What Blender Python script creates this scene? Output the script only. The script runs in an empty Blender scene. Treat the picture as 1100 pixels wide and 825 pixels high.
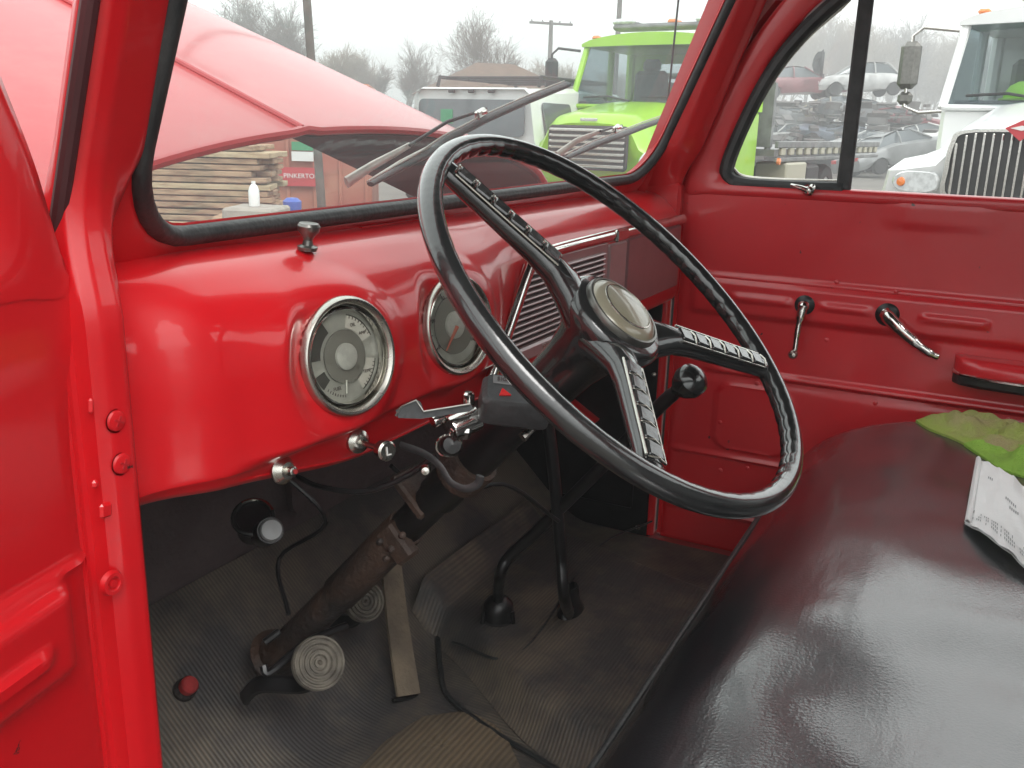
import bpy, math, random
from mathutils import Vector, Matrix, noise
rnd = random.Random(7)
V = Vector
scn = bpy.context.scene
COL = scn.collection
PI = math.pi
GZ = -1.5                      # ground level (the lens is the origin, 1.5 m up)

# ------------------------------------------------------------------ camera
CX, CY, F = 550.0, 412.5, 991.3217
RX = V((0.46254082, -0.2269476, 0.85705937))
RY = V((-0.88619936, -0.14733064, 0.43925434))
RZ = V((0.02658339, -0.96269853, -0.26926726))
def ray(px, py):
    c = V(((px-CX)/F, (py-CY)/F, 1.0))
    return V((RX.dot(c), RY.dot(c), RZ.dot(c)))
def atx(px, py, x): d = ray(px, py); return d*(x/d.x)
def aty(px, py, y): d = ray(px, py); return d*(y/d.y)
def atz(px, py, z): d = ray(px, py); return d*(z/d.z)
def att(px, py, t): return ray(px, py)*t
def atp(px, py, p, n): d = ray(px, py); return d*(p.dot(n)/d.dot(n))
def far(px, depth, z=GZ):
    d = ray(px, 140); h = V((d.x, d.y, 0)); h *= depth/ (h.x*0.89+h.y*0.456)
    return V((h.x, h.y, z))

# ------------------------------------------------------------------ materials
def mat(name, col, rough=0.5, metal=0.0, coat=0.0, noise_s=None, noise_amt=0.15, bump=0.0, bump_s=80, rough_var=0.0,
        col2=None, spec=0.5, coat_rough=0.05, stretch=(1,1,1), alpha=None):
    m = bpy.data.materials.new(name); m.use_nodes = True
    nt = m.node_tree; b = nt.nodes['Principled BSDF']
    b.inputs['Base Color'].default_value = (*col, 1); b.inputs['Roughness'].default_value = rough
    b.inputs['Metallic'].default_value = metal; b.inputs['Coat Weight'].default_value = coat
    b.inputs['Coat Roughness'].default_value = coat_rough
    b.inputs['Specular IOR Level'].default_value = spec
    tc = nt.nodes.new('ShaderNodeTexCoord'); mp = nt.nodes.new('ShaderNodeMapping')
    mp.inputs['Scale'].default_value = stretch
    nt.links.new(tc.outputs['Object'], mp.inputs[0])
    if noise_s:
        n = nt.nodes.new('ShaderNodeTexNoise'); n.inputs['Scale'].default_value = noise_s; n.inputs['Detail'].default_value = 6
        nt.links.new(mp.outputs[0], n.inputs['Vector'])
        mx = nt.nodes.new('ShaderNodeMix'); mx.data_type = 'RGBA'
        c2 = col2 if col2 else tuple(c*(1-noise_amt*2) for c in col)
        rp = nt.nodes.new('ShaderNodeValToRGB'); rp.color_ramp.elements[0].position = .38; rp.color_ramp.elements[1].position = .66
        nt.links.new(n.outputs[0], rp.inputs[0]); nt.links.new(rp.outputs[0], mx.inputs[0])
        mx.inputs[6].default_value = (*col, 1); mx.inputs[7].default_value = (*c2, 1)
        nt.links.new(mx.outputs[2], b.inputs['Base Color'])
        if rough_var:
            mr = nt.nodes.new('ShaderNodeMapRange'); mr.inputs[3].default_value = max(.02, rough-rough_var); mr.inputs[4].default_value = rough+rough_var
            nt.links.new(n.outputs[0], mr.inputs[0]); nt.links.new(mr.outputs[0], b.inputs['Roughness'])
    if bump:
        n2 = nt.nodes.new('ShaderNodeTexNoise'); n2.inputs['Scale'].default_value = bump_s; n2.inputs['Detail'].default_value = 4
        nt.links.new(mp.outputs[0], n2.inputs['Vector'])
        bp = nt.nodes.new('ShaderNodeBump'); bp.inputs['Strength'].default_value = bump; bp.inputs['Distance'].default_value = .01
        nt.links.new(n2.outputs[0], bp.inputs['Height']); nt.links.new(bp.outputs[0], b.inputs['Normal'])
    return m
def glassmat(name, tint=(1,1,1), veil=0.0, veil_col=(.8,.8,.8), gloss=1.0, blend=.12):
    m = bpy.data.materials.new(name); m.use_nodes = True; nt = m.node_tree
    for n in list(nt.nodes): nt.nodes.remove(n)
    o = nt.nodes.new('ShaderNodeOutputMaterial'); t = nt.nodes.new('ShaderNodeBsdfTransparent'); t.inputs[0].default_value = (*tint, 1)
    g = nt.nodes.new('ShaderNodeBsdfGlossy'); g.inputs['Roughness'].default_value = .03
    lw = nt.nodes.new('ShaderNodeLayerWeight'); pw = nt.nodes.new('ShaderNodeMath'); pw.operation = 'POWER'; pw.inputs[1].default_value = 4
    nt.links.new(lw.outputs['Facing'], pw.inputs[0])
    ml = nt.nodes.new('ShaderNodeMath'); ml.operation = 'MULTIPLY_ADD'; ml.inputs[1].default_value = .55*gloss; ml.inputs[2].default_value = .035*gloss; nt.links.new(pw.outputs[0], ml.inputs[0])
    mx = nt.nodes.new('ShaderNodeMixShader'); nt.links.new(ml.outputs[0], mx.inputs[0])
    if veil > 0:  # pale translucent veil mixed in, imitating haze over the view through the glass
        d = nt.nodes.new('ShaderNodeBsdfTranslucent'); d.inputs[0].default_value = (*veil_col, 1)
        mm = nt.nodes.new('ShaderNodeMixShader'); mm.inputs[0].default_value = veil
        nt.links.new(t.outputs[0], mm.inputs[1]); nt.links.new(d.outputs[0], mm.inputs[2]); nt.links.new(mm.outputs[0], mx.inputs[1])
    else: nt.links.new(t.outputs[0], mx.inputs[1])
    nt.links.new(g.outputs[0], mx.inputs[2]); nt.links.new(mx.outputs[0], o.inputs[0])
    return m
M = {}
M['red'] = mat('red_paint', (.56,.006,.011), .36, coat=.72, spec=.35, coat_rough=.04, noise_s=2.2, noise_amt=.06, bump=.05, bump_s=9)
M['red_door'] = mat('red_door_paint', (.64,.014,.022), .36, coat=.55, coat_rough=.12, noise_s=3, noise_amt=.08, bump=.06, bump_s=14)
M['hood'] = mat('weathered_hood_paint', (.44,.035,.04), .45, coat=.55, coat_rough=.22, spec=.4, noise_s=2.5, noise_amt=.05, bump=.05, bump_s=6)
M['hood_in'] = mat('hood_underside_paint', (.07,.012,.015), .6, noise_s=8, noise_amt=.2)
M['mauve'] = mat('brown_mauve_enamel', (.36,.25,.25), .36, metal=.25, coat=.5, coat_rough=.15, noise_s=20, noise_amt=.06)
M['maroon_panel'] = mat('maroon_glovebox_enamel', (.22,.11,.115), .33, metal=.2, coat=.5, coat_rough=.15, noise_s=20, noise_amt=.06)
M['mauve_dark'] = mat('dark_slot', (.025,.015,.015), .6)
M['chrome'] = mat('worn_chrome', (.72,.70,.66), .13, metal=1, noise_s=60, noise_amt=.1, rough_var=.07)
M['gunmetal'] = mat('dull_grey_metal', (.20,.195,.18), .3, metal=.85, noise_s=30, noise_amt=.12)
M['chrome_old'] = mat('pitted_chrome', (.55,.53,.48), .26, metal=1, noise_s=30, noise_amt=.10, rough_var=.06)
M['wiper_metal'] = mat('dull_wiper_metal', (.55,.53,.48), .4, metal=.5, noise_s=40, noise_amt=.1)
M['switch'] = mat('grey_cast_switch', (.06,.062,.064), .42, metal=.3, noise_s=60, noise_amt=.15, bump=.1, bump_s=200)
M['dialwin'] = mat('dial_cream_window', (.62,.60,.55), .5)
M['bakelite'] = mat('black_wheel_plastic', (.012,.0125,.013), .22, coat=.9, coat_rough=.07, noise_s=35, col2=(.02,.021,.021), bump=.06, bump_s=150)
M['black'] = mat('black_paint', (.016,.015,.016), .35, noise_s=30, noise_amt=.2, rough_var=.1)
M['rubber'] = mat('black_rubber', (.018,.02,.021), .45, noise_s=40, col2=(.035,.036,.036), bump=.15, bump_s=120)
M['dark_pad'] = mat('firewall_pad', (.075,.055,.058), .85, noise_s=9, col2=(.105,.08,.08), bump=.4, bump_s=60)
M['rust'] = mat('rusty_column', (.024,.019,.018), .65, noise_s=14, col2=(.065,.036,.024), bump=.4, bump_s=120)
M['pedal'] = mat('dusty_pedal_rubber', (.17,.15,.12), .7, noise_s=40, col2=(.08,.07,.058), bump=.3, bump_s=200)
M['accel'] = mat('worn_brown_pedal', (.21,.165,.115), .7, noise_s=18, col2=(.12,.095,.07), bump=.3, bump_s=120)
M['horn'] = mat('aged_horn_cap', (.27,.25,.19), .28, metal=.1, coat=.6, noise_s=14, col2=(.24,.215,.15))
M['dial'] = mat('dial_silver', (.72,.72,.67), .4, metal=0, noise_s=40, noise_amt=.1)
M['dial_dark'] = mat('dial_grey', (.19,.185,.165), .45)
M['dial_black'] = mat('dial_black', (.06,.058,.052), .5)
M['dial_mid'] = mat('dial_boss', (.50,.50,.47), .4, noise_s=90, noise_amt=.1)
M['needle'] = mat('needle_red', (.45,.12,.08), .5)
M['ink'] = mat('dial_ink', (.05,.03,.03), .6)
M['white_ink'] = mat('white_lettering', (.7,.7,.68), .6)
M['redcap'] = mat('red_plastic_cap', (.36,.03,.03), .5, noise_s=60, noise_amt=.2)
M['lime'] = mat('lime_paint', (.30,.58,.012), .35, coat=.6, noise_s=1.5, noise_amt=.06)
M['white'] = mat('white_paint', (.74,.75,.74), .35, coat=.5, noise_s=1.5, noise_amt=.04)
M['steel'] = mat('grey_steel', (.24,.24,.24), .5, metal=.4, noise_s=6, noise_amt=.2)
M['scrapm'] = mat('mixed_scrap', (.16,.155,.15), .6, metal=.2, noise_s=.9, col2=(.07,.05,.045))
M['darksteel'] = mat('dark_chassis', (.035,.035,.036), .6, noise_s=6, noise_amt=.2)
M['tyre'] = mat('tyre_rubber', (.025,.025,.025), .8, noise_s=20, noise_amt=.2)
M['alu'] = mat('wheel_alloy', (.5,.5,.5), .35, metal=.8)
M['cabin'] = mat('cab_interior_grey', (.16,.17,.18), .8, noise_s=3, noise_amt=.1)
M['lamp'] = mat('headlamp_lens', (.62,.64,.64), .12, coat=1, noise_s=20, noise_amt=.15)
M['amber'] = mat('amber_lens', (.75,.20,.03), .25, coat=1)
M['tail'] = mat('red_lens', (.5,.02,.02), .25, coat=1)
M['beige'] = mat('beige_lightbar', (.38,.36,.28), .5)
M['hiviz'] = mat('hi_viz_yellow', (.42,.78,.06), .7)
M['glove'] = mat('hi_viz_glove_cloth', (.30,.40,.07), .9, noise_s=14, col2=(.34,.29,.14), bump=.5, bump_s=300)
M['glove2'] = mat('lime_glove_cloth', (.26,.46,.06), .9, noise_s=22, col2=(.21,.36,.05), bump=.5, bump_s=300)
M['paper'] = mat('crumpled_paper', (.80,.80,.80), .8, bump=.25, bump_s=30)
M['print'] = mat('paper_print', (.32,.33,.34), .8)
M['wood'] = mat('weathered_lumber', (.38,.26,.165), .85, noise_s=4, col2=(.16,.10,.06), bump=.4, bump_s=30, stretch=(1,1,6))
M['wood2'] = mat('pale_lumber', (.46,.36,.23), .85, noise_s=5, col2=(.32,.24,.15), bump=.4, bump_s=30, stretch=(1,1,6))
M['dumpster'] = mat('faded_red_container', (.33,.085,.055), .6, noise_s=1.6, col2=(.40,.18,.11), bump=.2, bump_s=10)
M['sign_red'] = mat('sign_red', (.45,.03,.04), .5)
M['sign_green'] = mat('sign_green', (.04,.26,.12), .5)
M['concrete'] = mat('concrete', (.33,.31,.27), .9, noise_s=8, noise_amt=.12, bump=.4, bump_s=60)
M['pole'] = mat('pole_wood', (.12,.105,.09), .9, noise_s=5, noise_amt=.2)
M['bark'] = mat('bare_twig_bark', (.17,.15,.125), .95, noise_s=1, noise_amt=.2)
M['bark2'] = mat('ochre_twig_bark', (.27,.22,.15), .95, noise_s=1, noise_amt=.2)
M['blue'] = mat('blue_plastic', (.04,.10,.38), .4)
M['roofbrown'] = mat('brown_shingle', (.14,.085,.055), .9, noise_s=3, noise_amt=.15)
M['siding'] = mat('house_siding', (.36,.33,.28), .8, noise_s=3, noise_amt=.1)
M['lining'] = mat('charcoal_roof_lining', (.05,.05,.052), .9, noise_s=20, noise_amt=.15)
M['headliner'] = mat('grey_cab_lining', (.28,.05,.05), .7)
M['bulk'] = mat('bulkhead_red', (.40,.01,.015), .4, coat=.4)
M['glass'] = glassmat('clear_glass')
M['wglass'] = glassmat('windshield_glass', (.93,.96,.95), .07, (.80,.84,.84))
M['tglass'] = glassmat('truck_glass', (.50,.58,.60), .10, (.55,.62,.64))
M['cglass'] = mat('car_window', (.12,.14,.15), .12, coat=.5)
M['gaugeglass'] = glassmat('gauge_glass', (.95,.95,.93))
def car_paint(name, c): return mat(name, c, .45, coat=.3, noise_s=2, noise_amt=.14)

# old paint: orange peel, dust freckles and a few small chips
def age(m, chip=.735, peel=.05, dust=.10):
    nt = m.node_tree; b = nt.nodes['Principled BSDF']; tc = nt.nodes.new('ShaderNodeTexCoord')
    n = nt.nodes.new('ShaderNodeTexNoise'); n.inputs['Scale'].default_value = 210; n.inputs['Detail'].default_value = 2
    nt.links.new(tc.outputs['Object'], n.inputs['Vector'])
    bp = nt.nodes.new('ShaderNodeBump'); bp.inputs['Strength'].default_value = peel; bp.inputs['Distance'].default_value = .002; nt.links.new(n.outputs[0], bp.inputs['Height'])
    nt.links.new(bp.outputs[0], b.inputs['Coat Normal'])
    src = b.inputs['Base Color'].links[0].from_socket
    n1 = nt.nodes.new('ShaderNodeTexNoise'); n1.inputs['Scale'].default_value = 48; n1.inputs['Detail'].default_value = 7; nt.links.new(tc.outputs['Object'], n1.inputs['Vector'])
    r1 = nt.nodes.new('ShaderNodeValToRGB'); r1.color_ramp.elements[0].position = chip-.012; r1.color_ramp.elements[1].position = chip; nt.links.new(n1.outputs[0], r1.inputs[0])
    x1 = nt.nodes.new('ShaderNodeMix'); x1.data_type = 'RGBA'; x1.inputs[7].default_value = (.06,.02,.018,1); nt.links.new(r1.outputs[0], x1.inputs[0]); nt.links.new(src, x1.inputs[6])
    n2 = nt.nodes.new('ShaderNodeTexNoise'); n2.inputs['Scale'].default_value = 7; n2.inputs['Detail'].default_value = 9; n2.inputs['Roughness'].default_value = .7; nt.links.new(tc.outputs['Object'], n2.inputs['Vector'])
    mr = nt.nodes.new('ShaderNodeMapRange'); mr.inputs[1].default_value = .45; mr.inputs[2].default_value = .75; mr.inputs[3].default_value = 0; mr.inputs[4].default_value = dust; nt.links.new(n2.outputs[0], mr.inputs[0])
    x2 = nt.nodes.new('ShaderNodeMix'); x2.data_type = 'RGBA'; x2.inputs[7].default_value = (.36,.20,.17,1); nt.links.new(mr.outputs[0], x2.inputs[0]); nt.links.new(x1.outputs[2], x2.inputs[6])
    nt.links.new(x2.outputs[2], b.inputs['Base Color'])
    m2 = nt.nodes.new('ShaderNodeMapRange'); m2.inputs[1].default_value = .35; m2.inputs[2].default_value = .75; m2.inputs[3].default_value = .03; m2.inputs[4].default_value = .16; nt.links.new(n2.outputs[0], m2.inputs[0]); nt.links.new(m2.outputs[0], b.inputs['Coat Roughness'])
age(M['red'], .76, .02, .015); age(M['red_door'], .74, .035, .05); age(M['hood'], .80, .03, .25); age(M['lime'], .9, .02, .10)
# black seat vinyl: fine grain and soft streaks
def vinyl():
    m = mat('black_vinyl', (.009,.0098,.0125), .38, spec=.5, coat=1.0, coat_rough=.17, noise_s=5, col2=(.014,.015,.018), rough_var=.07, stretch=(1,3,1))
    nt = m.node_tree; b = nt.nodes['Principled BSDF']; tc = nt.nodes.new('ShaderNodeTexCoord')
    vo = nt.nodes.new('ShaderNodeTexVoronoi'); vo.inputs['Scale'].default_value = 330
    mp = nt.nodes.new('ShaderNodeMapping'); mp.inputs['Scale'].default_value = (1.5,7,4)
    n = nt.nodes.new('ShaderNodeTexNoise'); n.inputs['Scale'].default_value = 9; n.inputs['Detail'].default_value = 5
    nt.links.new(tc.outputs['Object'], vo.inputs['Vector']); nt.links.new(tc.outputs['Object'], mp.inputs[0]); nt.links.new(mp.outputs[0], n.inputs['Vector'])
    b1 = nt.nodes.new('ShaderNodeBump'); b1.inputs['Strength'].default_value = .07; b1.inputs['Distance'].default_value = .0015
    b2 = nt.nodes.new('ShaderNodeBump'); b2.inputs['Strength'].default_value = .10; b2.inputs['Distance'].default_value = .006
    nt.links.new(vo.outputs['Distance'], b1.inputs['Height']); nt.links.new(n.outputs[0], b2.inputs['Height'])
    nt.links.new(b2.outputs[0], b1.inputs['Normal']); nt.links.new(b1.outputs[0], b.inputs['Normal']); nt.links.new(b1.outputs[0], b.inputs['Coat Normal']); b.inputs['Coat IOR'].default_value = 1.85
    return m
M['vinyl'] = vinyl()
# ribbed rubber mat: fine ribs with mud ground into them
def ribmat(name, ang, base, dirt, dirt_lo=.50, dirt_hi=.68, pitch=1/.0062):
    m = bpy.data.materials.new(name); m.use_nodes = True; nt = m.node_tree; b = nt.nodes['Principled BSDF']
    tc = nt.nodes.new('ShaderNodeTexCoord'); mp = nt.nodes.new('ShaderNodeMapping'); mp.inputs['Rotation'].default_value = (0,0,ang)
    nt.links.new(tc.outputs['Object'], mp.inputs[0])
    w = nt.nodes.new('ShaderNodeTexWave'); w.inputs['Scale'].default_value = pitch*.314; w.bands_direction = 'X'; w.inputs['Distortion'].default_value = 0
    w.inputs['Detail'].default_value = 1
    nt.links.new(mp.outputs[0], w.inputs['Vector'])
    n = nt.nodes.new('ShaderNodeTexNoise'); n.inputs['Scale'].default_value = 5; n.inputs['Detail'].default_value = 8; n.inputs['Roughness'].default_value = .65
    nt.links.new(tc.outputs['Object'], n.inputs['Vector'])
    rp = nt.nodes.new('ShaderNodeValToRGB'); rp.color_ramp.elements[0].position = dirt_lo; rp.color_ramp.elements[1].position = dirt_hi
    nt.links.new(n.outputs[0], rp.inputs[0])
    inv = nt.nodes.new('ShaderNodeMath'); inv.operation = 'MULTIPLY_ADD'; inv.inputs[1].default_value = -.55; inv.inputs[2].default_value = .95
    nt.links.new(w.outputs[0], inv.inputs[0])
    ml = nt.nodes.new('ShaderNodeMath'); ml.operation = 'MULTIPLY'; nt.links.new(rp.outputs[0], ml.inputs[0]); nt.links.new(inv.outputs[0], ml.inputs[1])
    mx = nt.nodes.new('ShaderNodeMix'); mx.data_type = 'RGBA'; mx.inputs[6].default_value = (*base, 1); mx.inputs[7].default_value = (*dirt, 1)
    nt.links.new(ml.outputs[0], mx.inputs[0]); nt.links.new(mx.outputs[2], b.inputs['Base Color'])
    b.inputs['Roughness'].default_value = .62
    bp = nt.nodes.new('ShaderNodeBump'); bp.inputs['Strength'].default_value = .5; bp.inputs['Distance'].default_value = .0011
    nt.links.new(w.outputs[0], bp.inputs['Height'])
    b2 = nt.nodes.new('ShaderNodeBump'); b2.inputs['Strength'].default_value = .3; b2.inputs['Distance'].default_value = .004
    nt.links.new(n.outputs[0], b2.inputs['Height']); nt.links.new(b2.outputs[0], bp.inputs['Normal'])
    nt.links.new(bp.outputs[0], b.inputs['Normal'])
    return m
M['mat'] = ribmat('ribbed_rubber_mat', 0, (.055,.051,.051), (.17,.14,.105), .44, .62)
M['mat2'] = ribmat('ribbed_rubber_tunnel', PI/2, (.055,.051,.049), (.18,.145,.105), .44, .60)
M['heel'] = ribmat('worn_heel_pad', PI/2, (.075,.062,.048), (.20,.15,.095), .36, .60, 1/.009)

# ------------------------------------------------------------------ mesh builder
class MB:
    def __init__(s): s.v = []; s.f = []
    def add(s, vs, fs):
        o = len(s.v); s.v += [tuple(v) for v in vs]; s.f += [tuple(i+o for i in f) for f in fs]; return s
    def box(s, c, d, rot=None, bev=0.0):
        c = V(c); hx, hy, hz = [k/2 for k in d]
        if bev <= 0:
            P = [V((x*hx, y*hy, z*hz)) for x in (-1,1) for y in (-1,1) for z in (-1,1)]
            fs = [(0,1,3,2),(4,6,7,5),(0,4,5,1),(2,3,7,6),(0,2,6,4),(1,5,7,3)]
        else:
            b = min(bev, hx*.9, hy*.9, hz*.9); P = []; idx = {}
            for x in (-1,1):
                for y in (-1,1):
                    for z in (-1,1):
                        for a in range(3):
                            q = [x*(hx-b), y*(hy-b), z*(hz-b)]; q[a] = (x*hx, y*hy, z*hz)[a]
                            idx[(x,y,z,a)] = len(P); P.append(V(q))
            fs = []
            for a in range(3):
                o1, o2 = [k for k in range(3) if k != a]
                for sg in (-1,1):
                    cs = []
                    for (p, q) in ((-1,-1),(1,-1),(1,1),(-1,1)):
                        t = [0,0,0]; t[a] = sg; t[o1] = p; t[o2] = q; cs.append(idx[(*t, a)])
                    fs.append(tuple(cs))
            for a in range(3):
                b1, b2 = [k for k in range(3) if k != a]
                for p in (-1,1):
                    for q in (-1,1):
                        t0 = [0,0,0]; t0[b1] = p; t0[b2] = q; t1 = list(t0); t0[a] = -1; t1[a] = 1
                        fs.append((idx[(*t0,b1)], idx[(*t1,b1)], idx[(*t1,b2)], idx[(*t0,b2)]))
            for x in (-1,1):
                for y in (-1,1):
                    for z in (-1,1): fs.append(tuple(idx[(x,y,z,a)] for a in range(3)))
        if rot is not None: P = [rot @ p for p in P]
        return s.add([p+c for p in P], fs)
    def tube(s, pts, r, n=12, cap=True, closed=False, sq=(1,1), up=None):
        pts = [V(p) for p in pts]; m = len(pts)
        rs = r if isinstance(r, (list, tuple)) else [r]*m
        vs = []; prev = None
        for i, p in enumerate(pts):
            if closed: t = pts[(i+1) % m]-pts[i-1]
            else: t = pts[min(i+1, m-1)]-pts[max(i-1, 0)]
            t.normalize()
            if up is not None: u = V(up)
            elif prev is None: u = V((0,0,1)) if abs(t.z) < .9 else V((1,0,0))
            else: u = prev
            a = (u - t*u.dot(t)).normalized(); b = t.cross(a); prev = a
            for k in range(n):
                th = 2*PI*k/n; vs.append(p + (a*math.cos(th)*sq[0] + b*math.sin(th)*sq[1])*rs[i])
        fs = []
        for i in range(m if closed else m-1):
            j = (i+1) % m
            for k in range(n): fs.append((i*n+k, i*n+(k+1) % n, j*n+(k+1) % n, j*n+k))
        if cap and not closed: fs.append(tuple(range(n-1, -1, -1))); fs.append(tuple((m-1)*n+k for k in range(n)))
        return s.add(vs, fs)
    def lathe(s, prof, o, ax, n=32, cap=True):
        o = V(o); ax = V(ax).normalized(); u = ax.cross(V((0,0,1)) if abs(ax.z) < .9 else V((1,0,0))).normalized(); w = ax.cross(u)
        vs = []
        for (r, h) in prof:
            for k in range(n):
                th = 2*PI*k/n; vs.append(o+ax*h+(u*math.cos(th)+w*math.sin(th))*r)
        fs = []
        for i in range(len(prof)-1):
            for k in range(n): fs.append((i*n+k, i*n+(k+1) % n, (i+1)*n+(k+1) % n, (i+1)*n+k))
        if cap and prof[0][0] > 1e-6: fs.append(tuple(range(n-1, -1, -1)))
        if cap and prof[-1][0] > 1e-6: fs.append(tuple((len(prof)-1)*n+k for k in range(n)))
        return s.add(vs, fs)
    def grid(s, fn, nu, nv, closeu=False):
        vs = [fn(i/(nu if closeu else nu-1), j/(nv-1)) for i in range(nu) for j in range(nv)]
        fs = []
        for i in range(nu if closeu else nu-1):
            for j in range(nv-1):
                a = i*nv+j; b = ((i+1) % nu)*nv+j; fs.append((a, b, b+1, a+1))
        return s.add(vs, fs)
    def loft(s, loops, closed=True, cap=False):
        n = len(loops[0]); vs = [p for l in loops for p in l]; fs = []
        for i in range(len(loops)-1):
            for k in range(n if closed else n-1): fs.append((i*n+k, i*n+(k+1) % n, (i+1)*n+(k+1) % n, (i+1)*n+k))
        if cap: fs.append(tuple(range(n-1,-1,-1))); fs.append(tuple((len(loops)-1)*n+k for k in range(n)))
        return s.add(vs, fs)
    def slab(s, poly, d):
        """extruded polygon: 3-D points and an extrusion vector"""
        n = len(poly); d = V(d); vs = [V(p) for p in poly]+[V(p)+d for p in poly]
        fs = [tuple(range(n-1,-1,-1)), tuple(range(n, 2*n))]+[(k, (k+1) % n, n+(k+1) % n, n+k) for k in range(n)]
        return s.add(vs, fs)
    def split(s, name, m, parent=None, **kw):
        par = list(range(len(s.v)))
        def fd(a):
            while par[a] != a: par[a] = par[par[a]]; a = par[a]
            return a
        for f in s.f:
            for i in f[1:]: par[fd(i)] = fd(f[0])
        isl = {}
        for i in range(len(s.v)): isl.setdefault(fd(i), []).append(i)
        bx = [[[min(s.v[i][k] for i in I)-.0005 for k in range(3)], [max(s.v[i][k] for i in I)+.0005 for k in range(3)], I] for I in isl.values()]
        ch = True
        while ch:
            ch = False
            for i in range(len(bx)):
                for j in range(i+1, len(bx)):
                    if all(bx[i][0][k] <= bx[j][1][k] and bx[j][0][k] <= bx[i][1][k] for k in range(3)):
                        bx[i] = [[min(bx[i][0][k], bx[j][0][k]) for k in range(3)], [max(bx[i][1][k], bx[j][1][k]) for k in range(3)], bx[i][2]+bx[j][2]]; bx.pop(j); ch = True; break
                if ch: break
        out = []
        for b in bx:
            mp = {o: n for n, o in enumerate(sorted(b[2]))}; q = MB(); q.v = [s.v[o] for o in sorted(b[2])]; q.f = [tuple(mp[i] for i in f) for f in s.f if f[0] in mp]
            out.append(q.build(name, m, parent, **kw))
        return out
    def build(s, name, m, parent=None, smooth=True, local=False, mods=None, solid=0, sub=0, ang=35):
        me = bpy.data.meshes.new(name); me.from_pydata(s.v, [], s.f); me.validate(); me.update()
        import bmesh
        bm = bmesh.new(); bm.from_mesh(me); bmesh.ops.recalc_face_normals(bm, faces=bm.faces); bm.to_mesh(me); bm.free()
        o = bpy.data.objects.new(name, me); COL.objects.link(o); me.materials.append(m)
        if smooth:
            me.polygons.foreach_set('use_smooth', [True]*len(me.polygons)); me.set_sharp_from_angle(angle=math.radians(ang))
        if parent is not None:
            o.parent = parent
            if not local: o.matrix_parent_inverse = world_of(parent).inverted()
        if solid:
            md = o.modifiers.new('thick', 'SOLIDIFY'); md.thickness = solid; md.offset = -1
        if sub:
            md = o.modifiers.new('sub', 'SUBSURF'); md.levels = sub; md.render_levels = sub
        return o
def world_of(o):
    w = o.matrix_basis.copy()
    if o.parent: w = world_of(o.parent) @ o.matrix_parent_inverse @ w
    return w
def tag(o, label=None, cat=None, group=None, kind=None):
    if label: o['label'] = label
    if cat: o['category'] = cat
    if group: o['group'] = group
    if kind: o['kind'] = kind
    return o
def empty(name, loc, label, cat, rz=0, group=None):
    o = bpy.data.objects.new(name, None); COL.objects.link(o); o.location = loc; o.rotation_euler = (0,0,rz); o.empty_display_size = .1
    return tag(o, label, cat, group)
def children_of(o): return [c for c in COL.objects if c.parent == o]
def copy_tree(o, parent=None):
    c = o.copy(); COL.objects.link(c)
    if parent: c.parent = parent
    for ch in children_of(o): copy_tree(ch, c)
    return c
def text_mb(body, size, origin, xdir, ydir, depth=.0006):
    cu = bpy.data.curves.new('txt', 'FONT'); cu.body = body; cu.size = size; cu.align_x = 'CENTER'; cu.align_y = 'CENTER'; cu.extrude = depth
    ob = bpy.data.objects.new('txt', cu); COL.objects.link(ob)
    dg = bpy.context.evaluated_depsgraph_get(); me = bpy.data.meshes.new_from_object(ob.evaluated_get(dg))
    xd = V(xdir).normalized(); yd = V(ydir).normalized(); zd = xd.cross(yd); mb = MB()
    mb.add([V(origin)+xd*v.co.x+yd*v.co.y+zd*v.co.z for v in me.vertices], [tuple(p.vertices) for p in me.polygons])
    bpy.data.objects.remove(ob); bpy.data.curves.remove(cu); bpy.data.meshes.remove(me)
    return mb
def S(a, b, x):
    t = max(0., min(1., (x-a)/(b-a))); return t*t*(3-2*t)
def arc(c, a, b, r, t0, t1, n): return [V(c)+(V(a)*math.cos(t0+(t1-t0)*i/n)+V(b)*math.sin(t0+(t1-t0)*i/n))*r for i in range(n+1)]
def catmull(P, n=8):
    P = [V(p) for p in P]; P = [P[0]*2-P[1]]+P+[P[-1]*2-P[-2]]; out = []
    for i in range(1, len(P)-2):
        for k in range(n):
            t = k/n; a, b, c, d = P[i-1:i+3]
            out.append(.5*((2*b)+(c-a)*t+(2*a-5*b+4*c-d)*t*t+(3*b-a-3*c+d)*t**3))
    out.append(P[-2]); return out
def rrect(x0, x1, z0, z1, r, n=8, rs=None):
    rs = rs or [r]*4; out = []
    for (cx, cz, a, q) in ((x1-rs[0], z0+rs[0], -PI/2, 0), (x1-rs[1], z1-rs[1], 0, 1), (x0+rs[2], z1-rs[2], PI/2, 2), (x0+rs[3], z0+rs[3], PI, 3)):
        for k in range(n+1):
            t = a+PI/2*k/n; out.append((cx+rs[q]*math.cos(t), cz+rs[q]*math.sin(t)))
    return out

# ================================================================== THE RED PICKUP
truck = empty('pickup_truck', (1.145, .3, GZ), 'old red pickup truck seen from its driver door, hood raised, black bench seat inside', 'pickup truck')
XL, XR, XC = .475, 1.80, 1.145
# windshield plane: base (y .665, z -.08), leaning back
WR = .42
def wp(x, z, off=0.0): return V((x, .672-.052*abs((x-XC)/.62)**2.2-WR*(z+.08)+off, z))
WN = V((0, 1, WR)).normalized()

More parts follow.
